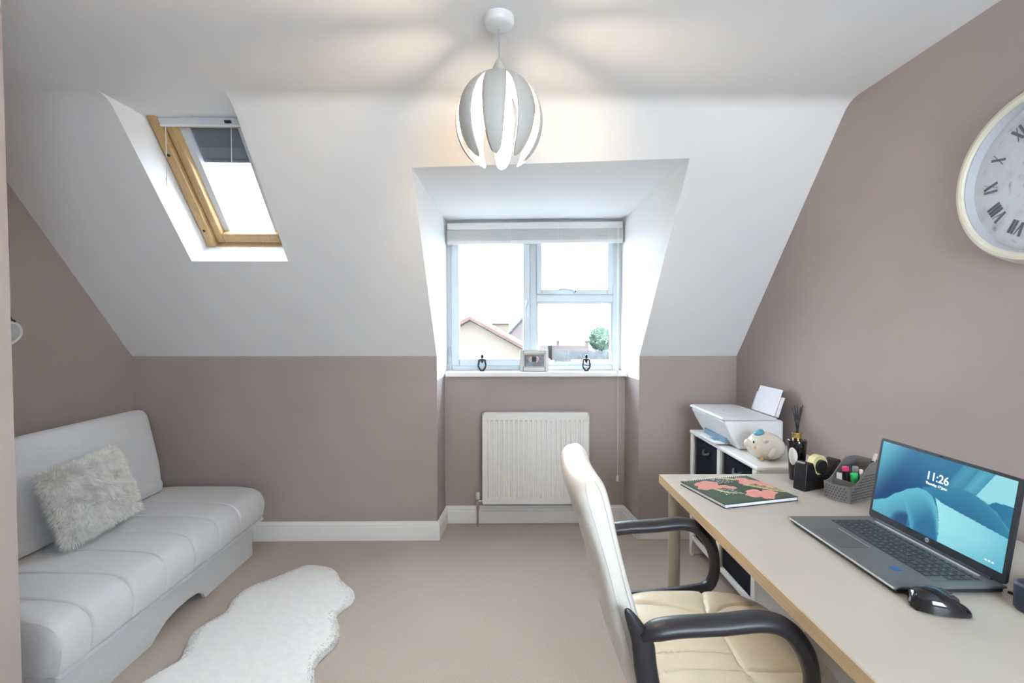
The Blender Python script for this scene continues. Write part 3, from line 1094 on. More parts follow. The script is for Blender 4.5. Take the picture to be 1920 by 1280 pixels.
fur = MB().add(fv, ff).build('fur', M['fur'], cu, recalc=False)
fur['kind'] = 'stuff'

# ------------------------------------------------------------------ sheepskin rug
rg_out = [(-1.117, 2.647), (-1.03, 2.645), (-0.94, 2.604), (-.86, 2.49), (-0.765, 2.385), (-.742, 2.29), (-0.78, 2.19), (-0.737, 2.09), (-0.712, 1.99), (-0.745, 1.87), (-0.715, 1.76), (-.68, 1.66), (-.72, 1.55), (-.86, 1.48), (-1.06, 1.46), (-1.25, 1.52), (-1.36, 1.63), (-1.345, 1.765), (-1.29, 1.885), (-1.322, 1.985), (-1.348, 2.085), (-1.295, 2.205), (-1.318, 2.315), (-1.300, 2.43), (-1.212, 2.53)]
rg = thing('sheepskin_rug', 'white sheepskin rug with a wavy outline lying on the carpet', 'rug', (-1.03, 2.05, 0))
oc = catmull([(p[0], p[1], 0) for p in rg_out], 9, closed=True)
ctr = Vector((-1.03, 2.06, 0))
NR = 60


def rug_pt(p, t):
    q = ctr + (p - ctr) * t
    h = .030 * (1 - t ** 8) ** .5 if t < 1 else 0
    h += (.004 * noise.noise(Vector((q.x * 11, q.y * 11, 0))) + .0018 * noise.noise(Vector((q.x * 34, q.y * 60, 4))) + .0022 * min(0, noise.noise(Vector((q.x * 60, q.y * 130, 9))) + .25)) * (1 - t ** 6)
    return Vector((q.x, q.y, .004 + max(0, h)))


ts = [0.001 + (1 - .001) * (1 - (1 - i / NR) ** 1.8) for i in range(NR + 1)]
vs = [rug_pt(p, t) for t in ts for p in oc]
n_o = len(oc)
fs = [(i * n_o + j, i * n_o + (j + 1) % n_o, (i + 1) * n_o + (j + 1) % n_o, (i + 1) * n_o + j) for i in range(NR) for j in range(n_o)]
MB().add(vs, fs).add([(p.x, p.y, .001) for p in oc], [tuple(range(n_o))]).build('hide', M['rug'], rg, smooth=60)
fv, ff = [], []
for i in range(12000):
    j = rnd.random() * n_o
    j0 = int(j)
    p0 = oc[j0].lerp(oc[(j0 + 1) % n_o], j - j0)
    t = math.sqrt(rnd.random())
    t = 1 - rnd.random() * (.04 if rnd.random() < .8 else .12)
    p = rug_pt(p0, t)
    out = (p0 - ctr).normalized()
    cl = Vector((noise.noise(p * 30), noise.noise(p * 30 + Vector((5, 0, 0))), 0))
    strand(fv, ff, p, Vector((0, 0, .35)) + out * (.35 + .9 * t ** 8) + cl * 1.0, rnd.uniform(.006, .011), .0016, Vector((0, 0, -.003)))
pile = MB().add(fv, ff).build('pile', M['rug'], rg, recalc=False)
pile['kind'] = 'stuff'

# ------------------------------------------------------------------ desk
DXF, DXB, DY0, DY1, DZ = 0.614, 1.418, 0.32, 1.92, 0.74
dk = thing('desk', 'beige laminate desk with round legs along the right wall', 'desk', ((DXF + DXB) / 2, (DY0 + DY1) / 2, 0))
MB().box(DXF + .002, DXB, DY0, DY1 - .002, DZ - .034, DZ).build('desktop', M['desk_top'], dk, bevel=.0015)
eb = MB().box(DXF, DXF + .002, DY0, DY1, DZ - .034, DZ - .001).box(DXF, DXB, DY1 - .002, DY1, DZ - .034, DZ - .001).build('edge_band', M['desk_edge'], dk)
eb['label'] = 'wood coloured edge band'
for x, y in ((.648, 1.835), (1.37, 1.86), (.70, .40), (1.37, .40)):
    lg = MB().cyl((x, y, .03), (x, y, DZ - .034), .0225, n=28).build('leg', M['desk_leg'], dk, smooth=40)
    MB().lathe([(.024, 0), (.026, .006), (.024, .03), (.018, .034)], (x, y, 0), n=20).build('foot', M['dark'], lg, smooth=40)
MB().box(1.30, 1.34, .42, 1.82, DZ - .075, DZ - .036).box(.75, .79, .42, 1.82, DZ - .060, DZ - .036).build('under_frame', M['desk_leg'], dk, bevel=.003)

# ------------------------------------------------------------------ storage unit with fabric drawers
UX0, UX1, UY0, UY1, UZ = 1.09, 1.425, 2.055, 2.80, .73
un = thing('storage_unit', 'white storage unit with black fabric boxes in the right corner', 'storage unit', ((UX0 + UX1) / 2, (UY0 + UY1) / 2, 0))
MB().box(UX0 - .016, UX1, UY0 - .012, UY1 + .008, UZ - .02, UZ).build('top_board', M['unit_white'], un, bevel=.007, seg=3)
MB().box(UX0 + .002, UX1 - .002, UY0, UY0 + .018, 0, UZ - .021).build('end_panel', M['unit_white'], un, bevel=.002)
MB().box(UX0 + .002, UX1 - .002, UY1 - .018, UY1, 0, UZ - .021).build('end_panel', M['unit_white'], un, bevel=.002)
ym = (UY0 + UY1) / 2
for y0, y1 in ((UY0 + .0, UY0 + .036), (ym - .018, ym + .018), (UY1 - .036, UY1)):
    MB().box(UX0 - .012, UX0 + .002, y0, y1, 0 if y1 > UY1 - .01 or y0 < UY0 + .01 else .095, UZ - .021).build('post', M['unit_white'], un, bevel=.003)
MB().box(UX0 + .003, UX1 - .003, ym - .008, ym + .008, .116, UZ - .022).build('divider', M['unit_white'], un)
MB().box(UX0 - .010, UX1 - .003, UY0 + .019, UY1 - .019, .095, .115).build('bottom_shelf', M['unit_white'], un, bevel=.002)
MB().box(UX0 + .012, UX1 - .003, UY0 + .019, UY1 - .019, .405, .42).build('middle_shelf', M['unit_white'], un, bevel=.002)
MB().box(UX1 - .003, UX1, UY0 + .02, UY1 - .02, .11, UZ - .022).build('back_board', M['unit_white'], un)
for r_, (z0, z1) in enumerate(((.116, .398), (.421, .70))):
    for c_, (y0, y1) in enumerate(((UY0 + .04, ym - .02), (ym + .02, UY1 - .04))):
        lb = 'black fabric storage box in the %s %s opening of the white unit' % (('lower', 'upper')[r_], ('near', 'far')[c_])
        bx_ = thing('storage_box', lb, 'storage box', (1.2, (y0 + y1) / 2, z0), 0, 'black fabric boxes in the storage unit')
        MB().box(UX0 + .006, UX1 - .01, y0, y1, z0, z1).build('box_body', M['bin'], bx_, bevel=.006)
        MB().tube(catmull([(UX0 + .004, (y0 + y1) / 2 - .04, z1 - .05), (UX0 - .012, (y0 + y1) / 2, z1 - .065), (UX0 + .004, (y0 + y1) / 2 + .04, z1 - .05)], 4), .006, n=8, flat=1.6).build('handle', M['dark'], bx_, smooth=60)

# ------------------------------------------------------------------ printer on the unit
pr_ = thing('printer', 'white inkjet printer on the white storage unit in the corner', 'printer', (1.20, 2.535, UZ))
PY0, PY1 = 2.325, 2.745
PM = Matrix(((1, 0, 0, 0), (0, 0, 1, 0), (0, 1, 0, 0), (0, 0, 0, 1)))       # (x, z) outline pushed along y
body = [(1.140, UZ + .001), (1.345, UZ + .001), (1.352, UZ + .02), (1.352, .868), (1.340, .878), (1.062, .878), (1.052, .872), (1.098, .772)]
MB().prism([(1.14, UZ + .001), (1.345, UZ + .001), (1.352, UZ + .02), (1.352, .874), (1.056, .874), (1.078, .825), (1.110, .770)], PY0, PY1, PM).build('body', M['printer'], pr_, bevel=.012, seg=4, smooth=40)
MB().prism([(1.048, .880), (1.052, .876), (1.312, .876), (1.312, .888), (1.058, .890)], PY0 + .002, PY1 - .002, PM).build('scanner_lid', M['printer_lid'], pr_, bevel=.003, seg=2, smooth=40)
text('logo', 'hp', .016, M['silver'], pr_, frame_mtx((1.150, 2.53, .8902), (0, -1, 0), (1, 0, 0)), shear=.2)
# front fascia groove, output slot and tray
MB().box(1.100, 1.125, 2.40, 2.66, .745, .772).build('output_slot', M['printer_blue'], pr_, bevel=.002)
ot = MB().prism([(1.055, .738), (1.16, .7345), (1.16, .742), (1.055, .746)], 2.42, 2.66, PM).build('output_tray', M['printer'], pr_, bevel=.003)
MB().box(1.075, 1.11, 2.47, 2.53, .7435, .7465).build('tray_stop', M['printer_blue'], ot)
pb = MB().cyl((1.0705, 2.655, .852), (1.074, 2.655, .850), .006, n=14).build('power_button', M['dark'], pr_)
pb['label'] = 'small dark power button'
# rear paper support with sheets leaning in it
dirp = Vector((.045, 0, .14)).normalized()
A = Vector((1.330, 0, .8735))
def lean(mb, y0, y1, l0, l1, o0, o1):
    nn = Vector((dirp.z, 0, -dirp.x))
    vs_ = [A + dirp * l + nn * o + Vector((0, y, 0)) for o in (o0, o1) for y, l in ((y0, l0), (y1, l0), (y1, l1), (y0, l1))]
    return mb.add(vs_, ((3, 2, 1, 0), (4, 5, 6, 7), (0, 1, 5, 4), (1, 2, 6, 5), (2, 3, 7, 6), (3, 0, 4, 7)))
lean(MB(), 2.36, 2.62, .012, .115, .006, .012).build('paper_support', M['printer_lid'], pr_, bevel=.002)
MB().box(1.313, 1.327, PY0 + .02, PY1 - .02, .876, .884).build('rear_cover', M['printer_lid'], pr_, bevel=.002)
ps = lean(MB(), 2.385, 2.595, .013, .150, .000, .004).build('paper_stack', M['paper'])
tag(ps, 'white sheets of paper standing in the printer feed', 'paper')

# ------------------------------------------------------------------ ceramic animal money box
pg = thing('money_box', 'round glazed ceramic pig money box with blue hat beside printer', 'ornament', (1.185, 2.185, UZ))
pv = Matrix.Rotation(math.radians(-14), 4, 'Z')
def pgp(x, y, z):
    return Vector((1.185, 2.185, UZ)) + pv @ Vector((x, y, z))
b_ = MB()
def pig_fn(u, v):
    a, t = u * PI, v * 2 * PI
    x, y, z = math.sin(a) * math.cos(t), math.sin(a) * math.sin(t), math.cos(a)
    sx = .080 * (1 + .06 * x)
    zz = z * (.067 if z > 0 else .063)
    if z < -.86:
        zz = -.86 * .063
    hb = .010 * max(0, -x) * (1 - abs(z))
    return pgp(x * sx - hb, y * .068, .055 + zz + .004 * x * -1)
b_.grid(pig_fn, 20, 32, close_v=True)
b_.build('body', M['pig'], pg, smooth=70, weld=True)
MB().ball(pgp(-.078, -.020, .068), (.016, .021, .021), 14, 10).build('snout', M['pig'], pg, smooth=60)
hat = MB()
hat.ball(pgp(-.030, -.012, .118), (.024, .024, .013), 18, 10, Matrix.Rotation(math.radians(-14), 3, 'Y').to_4x4())
hat.ball(pgp(-.024, -.012, .127), (.014, .014, .010), 14, 8)
hat.build('hat', M['pig_blue'], pg, smooth=70)
rE = (Matrix.Rotation(math.radians(20), 4, 'Z') @ Matrix.Rotation(math.radians(18), 4, 'Y'))
MB().ball(pgp(-.006, -.052, .088), (.024, .009, .014), 16, 8, rE).build('ear', M['pig'], pg, smooth=70)
MB().ball(pgp(-.03, .05, .092), (.020, .009, .014), 16, 8, rE).build('ear', M['pig'], pg, smooth=70)
ew = MB().ball(pgp(-.056, -.042, .082), (.009, .006, .010), 12, 8).build('eye', M['gloss_white'], pg, smooth=70)
MB().ball(pgp(-.0595, -.0465, .082), (.004, .004, .006), 10, 8).build('pupil', M['dark'], ew, smooth=70)
MB().ball(pgp(-.049, -.0495, .058), (.011, .006, .009), 12, 8).build('cheek', M['pig_pink'], pg, smooth=70)
MB().ball(pgp(-.081, -.036, .052), (.008, .006, .004), 12, 8).build('mouth', M['gloss_white'], pg, smooth=70)
fl = MB().tube([pgp(.022, -.064, .062), pgp(.010, -.072, .040), pgp(-.002, -.070, .026)], [.010, .013, .008], n=10).build('foreleg', M['pig'], pg, smooth=70)
MB().ball(pgp(-.004, -.0675, .022), (.010, .007, .005), 10, 8).build('hoof', M['pig_orange'], fl, smooth=70)
MB().ball(pgp(-.028, -.058, .009), (.008, .008, .010), 10, 8).build('hind_hoof', M['pig_orange'], pg, smooth=70)

# ------------------------------------------------------------------ reed diffuser
rdf = thing('reed_diffuser', 'black reed diffuser bottle with gold collar behind tape dispenser', 'diffuser', (1.125, 1.845, DZ))
q = (1.125, 1.845, DZ)
bt = MB().lathe([(.024, .0005), (.026, .004), (.0285, .06), (.034, .140), (.0345, .150), (.032, .156), (.016, .158)], q, n=36).build('bottle', M['black_gloss'], rdf, smooth=35)
MB().lathe([(.0155, .157), (.0165, .160), (.0165, .176), (.0185, .178), (.0185, .184), (.013, .185)], q, n=28).build('collar', M['gold'], rdf, smooth=30)
for k in range(8):
    a = 2 * PI * k / 8 + .3
    p0 = Vector(q) + Vector((math.cos(a + 2.4) * .006, math.sin(a + 2.4) * .006, .15))
    p1 = Vector(q) + Vector((math.cos(a) * (.014 + .003 * (k % 2)), math.sin(a) * .016, .282 + .004 * ((k * 5) % 3)))
    MB().cyl(p0, p1, .0016, n=8).build('reed', M['black_satin'], rdf)
def lab(u, v):
    a = math.radians(212) + (v - .5) * math.radians(64) * math.sin(u * PI) ** .5
    z = .060 + u * .070
    r = .0288 + .0058 * ((z - .06) / .08) + .0006
    return Vector(q) + Vector((math.cos(a) * r, math.sin(a) * r, z))
MB().grid(lab, 15, 11).build('label', M['label'], bt, smooth=60)

# ------------------------------------------------------------------ tape dispenser
td = thing('tape_dispenser', 'heavy black tape dispenser with a yellow roll on the desk', 'tape dispenser', (1.15, 1.76, DZ), math.radians(22))
tp = [(-.098, 0), (.090, 0), (.096, .008), (.100, .090), (.094, .098), (.070, .092), (.048, .064), (.020, .050), (-.020, .048), (-.038, .062), (-.050, .092), (-.056, .100), (-.086, .098), (-.090, .092)]
TP = Matrix(((1, 0, 0, 0), (0, 0, 1, 0), (0, 1, 0, 0), (0, 0, 0, 1)))
MB().prism(tp, -.024, .024, TP).build('body', M['black_satin'], td, bevel=.004, seg=3, smooth=40, world=False)
tr = MB()
for a, b in ((.042, .026),):
    n = 36
    pr2 = [(b, -.012), (a, -.012), (a, .012), (b, .012), (b, -.012)]
    vs, fs = [], []
    for i in range(n):
        t = 2 * PI * i / n
        vs += [(-.002 + r * math.cos(t), w, .078 + r * math.sin(t)) for r, w in pr2[:4]]
    for i in range(n):
        for j in range(4):
            fs.append((i * 4 + j, i * 4 + (j + 1) % 4, ((i + 1) % n) * 4 + (j + 1) % 4, ((i + 1) % n) * 4 + j))
    tr.add(vs, fs)
rl = tr.build('tape_roll', M['tape'], td, smooth=40, world=False)
rl['label'] = 'pale yellow roll of tape'
MB().cyl((-.002, -.0225, .078), (-.002, .0225, .078), .0255, n=28).build('hub', M['black_satin'], td, smooth=40, world=False)
MB().box(-.090, -.084, -.014, .014, .098, .103).build('cutter', M['alu'], td, world=False)

# ------------------------------------------------------------------ desk organizer
og = thing('desk_organizer', 'grey plastic basket weave desk organizer holding pens by the laptop', 'organizer', (1.126, 1.6205, DZ), math.radians(23.8))
# own frame: +x away from the front, y across; front is a curved wall
OW, OL = .044, .175
def og_out(t=0.0):
    pts = []
    for i in range(11):
        y = -OW + t + (2 * OW - 2 * t) * i / 10
        pts.append((-.012 * math.cos(PI * y / (2 * OW)) + t, y))
    pts += [(OL - t - .006, OW - t), (OL - t, OW - t - .006), (OL - t, -OW + t + .006), (OL - t - .006, -OW + t)]
    return pts
o_out, o_in = og_out(0), og_out(.0028)
def topz(x):
    return .056 + .070 * smoothstep(.0, 1.0, max(0, min(1, (x - .015) / .115))) if x < .13 else .126
dens = []
def densify(pts):
    out = []
    n = len(pts)
    for i in range(n):
        a, b = Vector(pts[i]), Vector(pts[(i + 1) % n])
        k = max(1, int((b - a).length / .012))
        out += [a.lerp(b, j / k) for j in range(k)]
    return out
do = densify(o_out)
n = len(do)
inner = []
for p in do:
    c_ = Vector((OL / 2, 0))
    d_ = (c_ - p)
    inner.append(Vector((p.x + (.0028 if p.x < .02 else (-.0028 if p.x > OL - .01 else 0)), p.y * (1 - .0028 / OW))))
vs = [(p.x + .004 * (1 - 0), p.y * .97, 0) for p in do] + [(p.x, p.y, topz(p.x)) for p in do] + [(p.x, p.y, topz(p.x)) for p in inner] + [(p.x, p.y, .003) for p in inner]
fs = []
for r_ in range(3):
    fs += [(r_ * n + i, r_ * n + (i + 1) % n, (r_ + 1) * n + (i + 1) % n, (r_ + 1) * n + i) for i in range(n)]
fs += [tuple(range(n - 1, -1, -1)), tuple(range(3 * n, 4 * n))]
MB().add(vs, fs).build('basket', M['basket'], og, smooth=40, world=False)
MB().box(.048, .051, -OW + .003, OW - .003, .003, .060).build('partition', M['basket'], og, world=False)
MB().box(.108, .111, -OW + .003, OW - .003, .003, .095).build('partition', M['basket'], og, world=False)
# weave: rows of slanted raised bars between pierced holes, on front and near side
hl, wv = MB(), MB()
for row in range(9):
    z = .010 + row * .0092
    m_ = 9
    for i in range(-4, 5):
        y = i * .0096 + (.0048 if row % 2 else 0)
        if abs(y) > OW - .006 or z > .047:
            continue
        x = -.012 * math.cos(PI * y / (2 * OW)) + .004 * (1 - z / .056)
        mt = Matrix.Translation((x - .0002, y, z)) @ Matrix.Rotation(math.radians(45 if row % 2 else -45), 4, 'X')
        hl.box(-.0006, .0006, -.0026, .0026, -.0010, .0010, mt)
    for i in range(19):
        x = .012 + i * .0086 + (.0043 if row % 2 else 0)
        zz = z + .0 
        for sgn in (-1, 1):
            if x > OL - .010 or zz > topz(x) - .010:
                continue
            yy = sgn * (OW * (.97 + .03 * zz / max(.05, topz(x))) + .0003)
            mt = Matrix.Translation((x, yy, zz)) @ Matrix.Rotation(math.radians(45 if row % 2 else -45), 4, 'Y')
            hl.box(-.0026, .0026, -.0006, .0006, -.0010, .0010, mt)
h_ = hl.build('weave_hole', M['hole'], og, world=False)
h_['kind'] = 'stuff'

OGM = local_matrix(og)


def pen(name, label, cat, a, b, r, m1, m2, cap=.35, flat=1.0):
    a, b = OGM @ Vector(a), OGM @ Vector(b)
    t = thing(name, label, cat, a)
    k = a.lerp(b, 1 - cap)
    MB().tube([a, k], r * .92, n=12, flat=flat).build('barrel', m1, t, smooth=40)
    MB().tube([k, a.lerp(b, .985), b], [r, r, r * .85], n=12, flat=flat).build('cap', m2, t, smooth=40)


pen('highlighter_pen', 'black highlighter pen with a bright pink end in the organizer', 'pen', (.075, .006, .004), (.066, .012, .104), .0105, M['black_satin'], M['pink'], .14)
pen('highlighter_pen', 'bright green highlighter pen leaning in the organizer', 'pen', (.085, -.022, .006), (.068, -.016, .088), .0115, M['green'], M['green'], .3)
pen('glue_stick', 'white tube with clear cap standing in the organizer', 'glue', (.100, -.004, .012), (.096, -.004, .105), .0095, M['clear'], M['clear'], .25)
pen('ballpoint_pen', 'white pen resting slanted behind the green highlighter', 'pen', (.098, -.030, .012), (.076, -.034, .104), .006, M['white_plastic'], M['white_plastic'], .3)
pen('ballpoint_pen', 'black pen standing in the back of the organizer', 'pen', (.125, -.022, .006), (.140, -.034, .128), .0055, M['black_satin'], M['dark'], .3)
pen('ballpoint_pen', 'pale pink pen sticking out highest from the organizer', 'pen', (.125, -.010, .006), (.150, -.040, .152), .005, M['white_plastic'], mat('pale_pink', (.72, .55, .55, 1), .4), .5)
cd_ = MB().box(.058, .0592, .018, .036, .004, .080, OGM).build('note_card', M['paper'])
tag(cd_, 'small white card standing beside the pink highlighter', 'card')

# ------------------------------------------------------------------ notebook
NBW, NBH = .290, .245
nb = thing('notebook', 'spiral notebook with pink flowers on a dark green cover', 'notebook', (.821, 1.698, DZ), math.radians(14))
NM = local_matrix(nb)
MB().box(-NBW / 2, NBW / 2, -NBH / 2, NBH / 2, .0005, .003).build('back_cover', M['cover_dark'], nb, world=False)
MB().box(-NBW / 2 + .003, NBW / 2 - .003, -NBH / 2 + .002, NBH / 2 - .004, .0031, .0125).build('pages', M['pages'], nb, world=False)
MB().box(-NBW / 2, NBW / 2, -NBH / 2, NBH / 2, .0126, .0142).build('front_cover', M['cover_dark'], nb, world=False)
G, PK, PK2, YL, WH, DG = (.034, .070, .044), (.66, .235, .20), (.70, .35, .31), (.58, .52, .22), (.80, .78, .70), (.020, .048, .032)
fl_c = [(.20, .74, .13), (.31, .80, .12), (.14, .66, .10), (.28, .66, .10), (.42, .62, .08), (.48, .56, .055), (.82, .84, .10), (.76, .70, .09), (.88, .70, .09), (.95, .60, .10), (.99, .48, .08), (.55, .22, .10), (.64, .30, .11), (.70, .18, .11), (.80, .26, .09), (.66, .10, .09)]


def cover(u, v):
    n1 = noise.noise((u * 5, v * 5, 3.1))
    c = [G[i] * (1 + .35 * n1) for i in range(3)]
    # pale brush strokes
    for x0, y0, x1, y1, w in ((.58, .98, .72, .86, .022), (.70, .62, .98, .22, .022), (.78, .60, 1.0, .30, .012), (.66, .97, .80, .80, .012), (.22, .60, .30, .40, .022), (.30, .42, .46, .30, .012)):
        d_ = poly_dist((u, v), [(x0, y0), (x1, y1)])
        if d_ < w * (1 + .5 * noise.noise((u * 30, v * 30, 0))):
            c = list(YL)
    for x, y, r in fl_c:
        a = math.atan2(v - y, u - x)
        rr = r * (.92 + .08 * math.cos(5 * a + x * 20) + .26 * noise.noise((u * 9, v * 9, x)))
        d_ = math.hypot(u - x, (v - y) * .9)
        if d_ < rr:
            k = .5 + .5 * noise.noise((u * 11, v * 11, 7))
            c = [PK[i] * (1 - k) + PK2[i] * k for i in range(3)]
    return c


M['cover'] = attr_mat('notebook_print', .45)
art = printed_sheet('cover_print', NM @ Matrix.Translation((0, 0, .0146)), NBW - .002, NBH - .002, 120, 100, cover, M['cover'], nb)
M['dash'] = mat('dash_white', (.80, .80, .74, 1), .5)
rn = random.Random(11)
for cx, cy in ((.52, .86), (.34, .42)):
    for i in range(5):
        for j in range(4):
            x, y = cx + (i - 2) * .045 + rn.uniform(-.012, .012), cy + (j - 1.5) * .06 + rn.uniform(-.012, .012)
            mt = NM @ Matrix.Translation(((x - .5) * NBW, (y - .5) * NBH, .0149)) @ Matrix.Rotation(rn.uniform(-.5, .3), 4, 'Z')
            MB().box(-.0042, .0042, -.0013, .0013, 0, .0002, mt).build('cover_dash', M['dash'], art)
for i in range(30):
    x = -NBW / 2 + .012 + i * (NBW - .024) / 29
    pts = [(x, NBH / 2 - .002 + .0065 * math.cos(t), .0115 + .009 * math.sin(t)) for t in [2 * PI * k / 10 for k in range(10)]]
    MB().tube(pts, .0011, n=5, closed=True, up=(1, 0, 0)).build('spiral_ring', M['wire'], nb, world=False)

# ------------------------------------------------------------------ laptop
LX0, LX1, LY0, LY1 = .852, 1.105, 1.036, 1.437
lp = thing('laptop', 'open grey laptop showing a blue lock screen on the desk', 'laptop', ((LX0 + LX1) / 2, (LY0 + LY1) / 2, DZ))
LZ = DZ + .019
MB().box(LX0 + .006, LX1 - .004, LY0 + .004, LY1 - .004, DZ + .003, LZ - .006).build('lower_case', M['bezel'], lp, bevel=.003)
bs = MB().box(LX0, LX1, LY0, LY1, LZ - .006, LZ).build('deck', M['laptop'], lp, bevel=.002, seg=2)
MB().box(LX0 - .0004, LX0 + .0006, LY0 + .002, LY1 - .002, LZ - .0052, LZ - .0006).build('front_edge', M['laptop_edge'], lp)
pd = MB().box(LX0 + .016, LX0 + .090, 1.225, 1.345, LZ + .0001, LZ + .0006).build('trackpad', M['pad'], lp)
MB().box(LX0 + .0895, LX0 + .091, 1.225, 1.345, LZ + .0001, LZ + .0010).build('trackpad_edge', M['laptop_edge'], pd)
kb = MB().box(LX0 + .108, LX0 + .222, LY0 + .022, LY1 - .030, LZ - .001, LZ + .0004).build('keyboard', M['pad'], lp)
key_me = {}


def key(x, y, wx, wy):
    kk = (round(wx, 4), round(wy, 4))
    if kk not in key_me:
        o = MB().prism([(-wx / 2, -wy / 2), (wx / 2, -wy / 2), (wx / 2, wy / 2), (-wx / 2, wy / 2)], 0, .0016).build('key', M['key'], kb, world=False, bevel=0)
        key_me[kk] = o.data
    else:
        o = bpy.data.objects.new('key', key_me[kk])
        COL.objects.link(o)
        o.parent = kb
    o.location = (x, y, LZ + .0004)
    return o


rows = 6
ky1 = LY1 - .034
kw = (ky1 - (LY0 + .026)) / 19
prn = MB()
for r_ in range(rows):
    x = LX0 + .117 + r_ * .0192
    y = ky1
    col_ = 0
    widths = [1] * 19
    if r_ == 0:
        widths = [1, 1, 1, 5.2, 1, 1, 1, 1, 1, 1.4, 1.4, 1, 1]
    elif r_ == 1:
        widths = [1.3] + [1] * 10 + [2.7] + [1] * 4
    elif r_ == 2:
        widths = [1.6] + [1] * 11 + [2.4] + [1] * 4
    elif r_ == 3:
        widths = [1.4] + [1] * 12 + [1.6] + [1] * 4
    for w_ in widths:
        wy = w_ * kw
        if y - wy < LY0 + .020:
            break
        key(x, y - wy / 2, .0158 if r_ < 5 else .010, wy - .0030)
        if w_ == 1:
            prn.box(x - .0015, x + .0015, y - wy / 2 - .0012, y - wy / 2 + .0012, LZ + .00205, LZ + .0022)
        y -= wy
pk = prn.build('key_lettering', M['key_print'], kb)
pk['kind'] = 'stuff'
MB().box(LX1 - .022, LX1 - .017, LY0 + .045, LY1 - .045, LZ, LZ + .0018).build('hinge_trim', M['laptop_edge'], lp)
stk = MB().box(LX0 + .060, LX0 + .078, 1.108, 1.126, LZ + .0001, LZ + .0006).build('sticker', M['sticker'], lp)
stk['label'] = 'small blue maker sticker'
# lid: leaning back a little
HX, HZ = LX1 - .006, LZ + .002
LE = Vector((.036, 0, .240)).normalized()
LN = Vector((-LE.z, 0, LE.x))          # to the user
LH = .238
LM = frame_mtx((HX, (LY0 + LY1) / 2, HZ), (0, -1, 0), LE)   # local x to the user's right, y up, z to the user
def rrect(x0, x1, y0, y1, r, k=5):
    out = []
    for cx, cy, a0 in ((x1 - r, y0 + r, -90), (x1 - r, y1 - r, 0), (x0 + r, y1 - r, 90), (x0 + r, y0 + r, 180)):
        for i in range(k + 1):
            a = math.radians(a0 + 90 * i / k)
            out.append((cx + r * math.cos(a), cy + r * math.sin(a)))
    return out
lid = MB().prism(rrect(-.2005, .2005, 0, LH, .010), -.006, .0005, LM).build('lid', M['bezel'], lp)
MB().cyl((HX + .002, LY0 + .03, LZ), (HX + .002, LY1 - .03, LZ), .0055, n=12).build('hinge', M['bezel'], lp, smooth=60)
SCW, SCH, SC0 = .382, .2090, .0215


def bloom(u, v):
    def mix(a, b, t):
        t = max(0, min(1, t))
        return [a[i] * (1 - t) + b[i] * t for i in range(3)]
    deep, mid, teal, aqua, pale = (.004, .055, .17), (.012, .14, .30), (.025, .20, .33), (.11, .46, .58), (.32, .72, .78)

    def lerp_pts(pts, x):
        for (a, ya), (b, yb) in zip(pts[:-1], pts[1:]):
            if a <= x <= b:
                return ya + (yb - ya) * smoothstep(0, 1, (x - a) / (b - a)) * .5 + (yb - ya) * .5 * (x - a) / (b - a)
        return pts[0][1] if x < pts[0][0] else pts[-1][1]
    # upper field: deep blue below, teal above, pale upper left corner
    c = mix(deep, mid, smoothstep(.35, 1.05, v + .15 * u))
    c = mix(c, aqua, (1 - smoothstep(.0, .34, u + .35 * (1 - v))) * .95)
    c = mix(c, teal, .5 * smoothstep(.55, 1, v) * smoothstep(.2, .5, u))
    # slanted light bands to the upper right
    s_ = u - .32 * (v - .7)
    for x0, wd, k, cl in ((.56, .12, .45, aqua), (.67, .10, .65, aqua), (.775, .12, .85, pale)):
        if s_ > x0:
            t = max(0, 1 - (s_ - x0) / wd) if x0 < .7 else 1
            c = mix(c, cl, k * (t if x0 > .7 else (1 - abs(2 * t - 1) * .6) * smoothstep(0, .02, s_ - x0)))
    # dark fold far right
    if u > .84 and v < .70 + .10 * (u - .84) - 2.2 * max(0, .90 - u) ** 1.2 and v > .3:
        c = mix(mid, teal, (u - .84) * 4)
    # big right hand wave
    hw = lerp_pts([(.36, .53), (.42, .585), (.53, .675), (.64, .715), (.74, .715), (.83, .675), (.90, .61), (1.0, .47)], u)
    if u > .40 and v < hw:
        d_ = hw - v
        c = mix((.03, .22, .36), deep, d_ * 1.7)
        if u > .8:
            c = mix(c, aqua, max(0, .018 - d_) * 40)
    # left hump
    hl_ = lerp_pts([(0, .145), (.10, .22), (.20, .37), (.30, .49), (.37, .545), (.43, .545), (.48, .51), (.53, .40), (.57, .2), (.575, 0)], u)
    ed = .575 - .06 * (max(0, v) / .48) ** 2.2
    if u <= ed and v < hl_:
        d_ = hl_ - v
        c = mix(aqua, mid, d_ * 1.9 + .55 * smoothstep(.34, .56, u) * smoothstep(.05, .2, d_))
        q_ = ((u - .30) / .13) ** 2 + (v / .20) ** 2
        if q_ < 1 and u < .325 - .3 * (v - .1) ** 2:
            c = mix(c, deep, (1 - q_) * 1.5)
        # pale edge of the inner fold
        fx = .355 - .10 * smoothstep(.0, .40, v)
        if 0 < u - fx < .05 and v < .34:
            c = mix(c, aqua, (1 - (u - fx) / .05) * .7)
    # bright lower right sheet
    top_ = .48 - .215 * (u - .515) + .02 * math.exp(-((u - .515) / .03) ** 2)
    if u > ed and v < top_:
        c = mix(pale, aqua, (u - ed) * 1.3 + max(0, .25 - v) * 1.1)
        c = mix(c, (.05, .33, .50), smoothstep(.30, .75, (u - ed) + .5 * (.4 - v)) * .75)
    return c


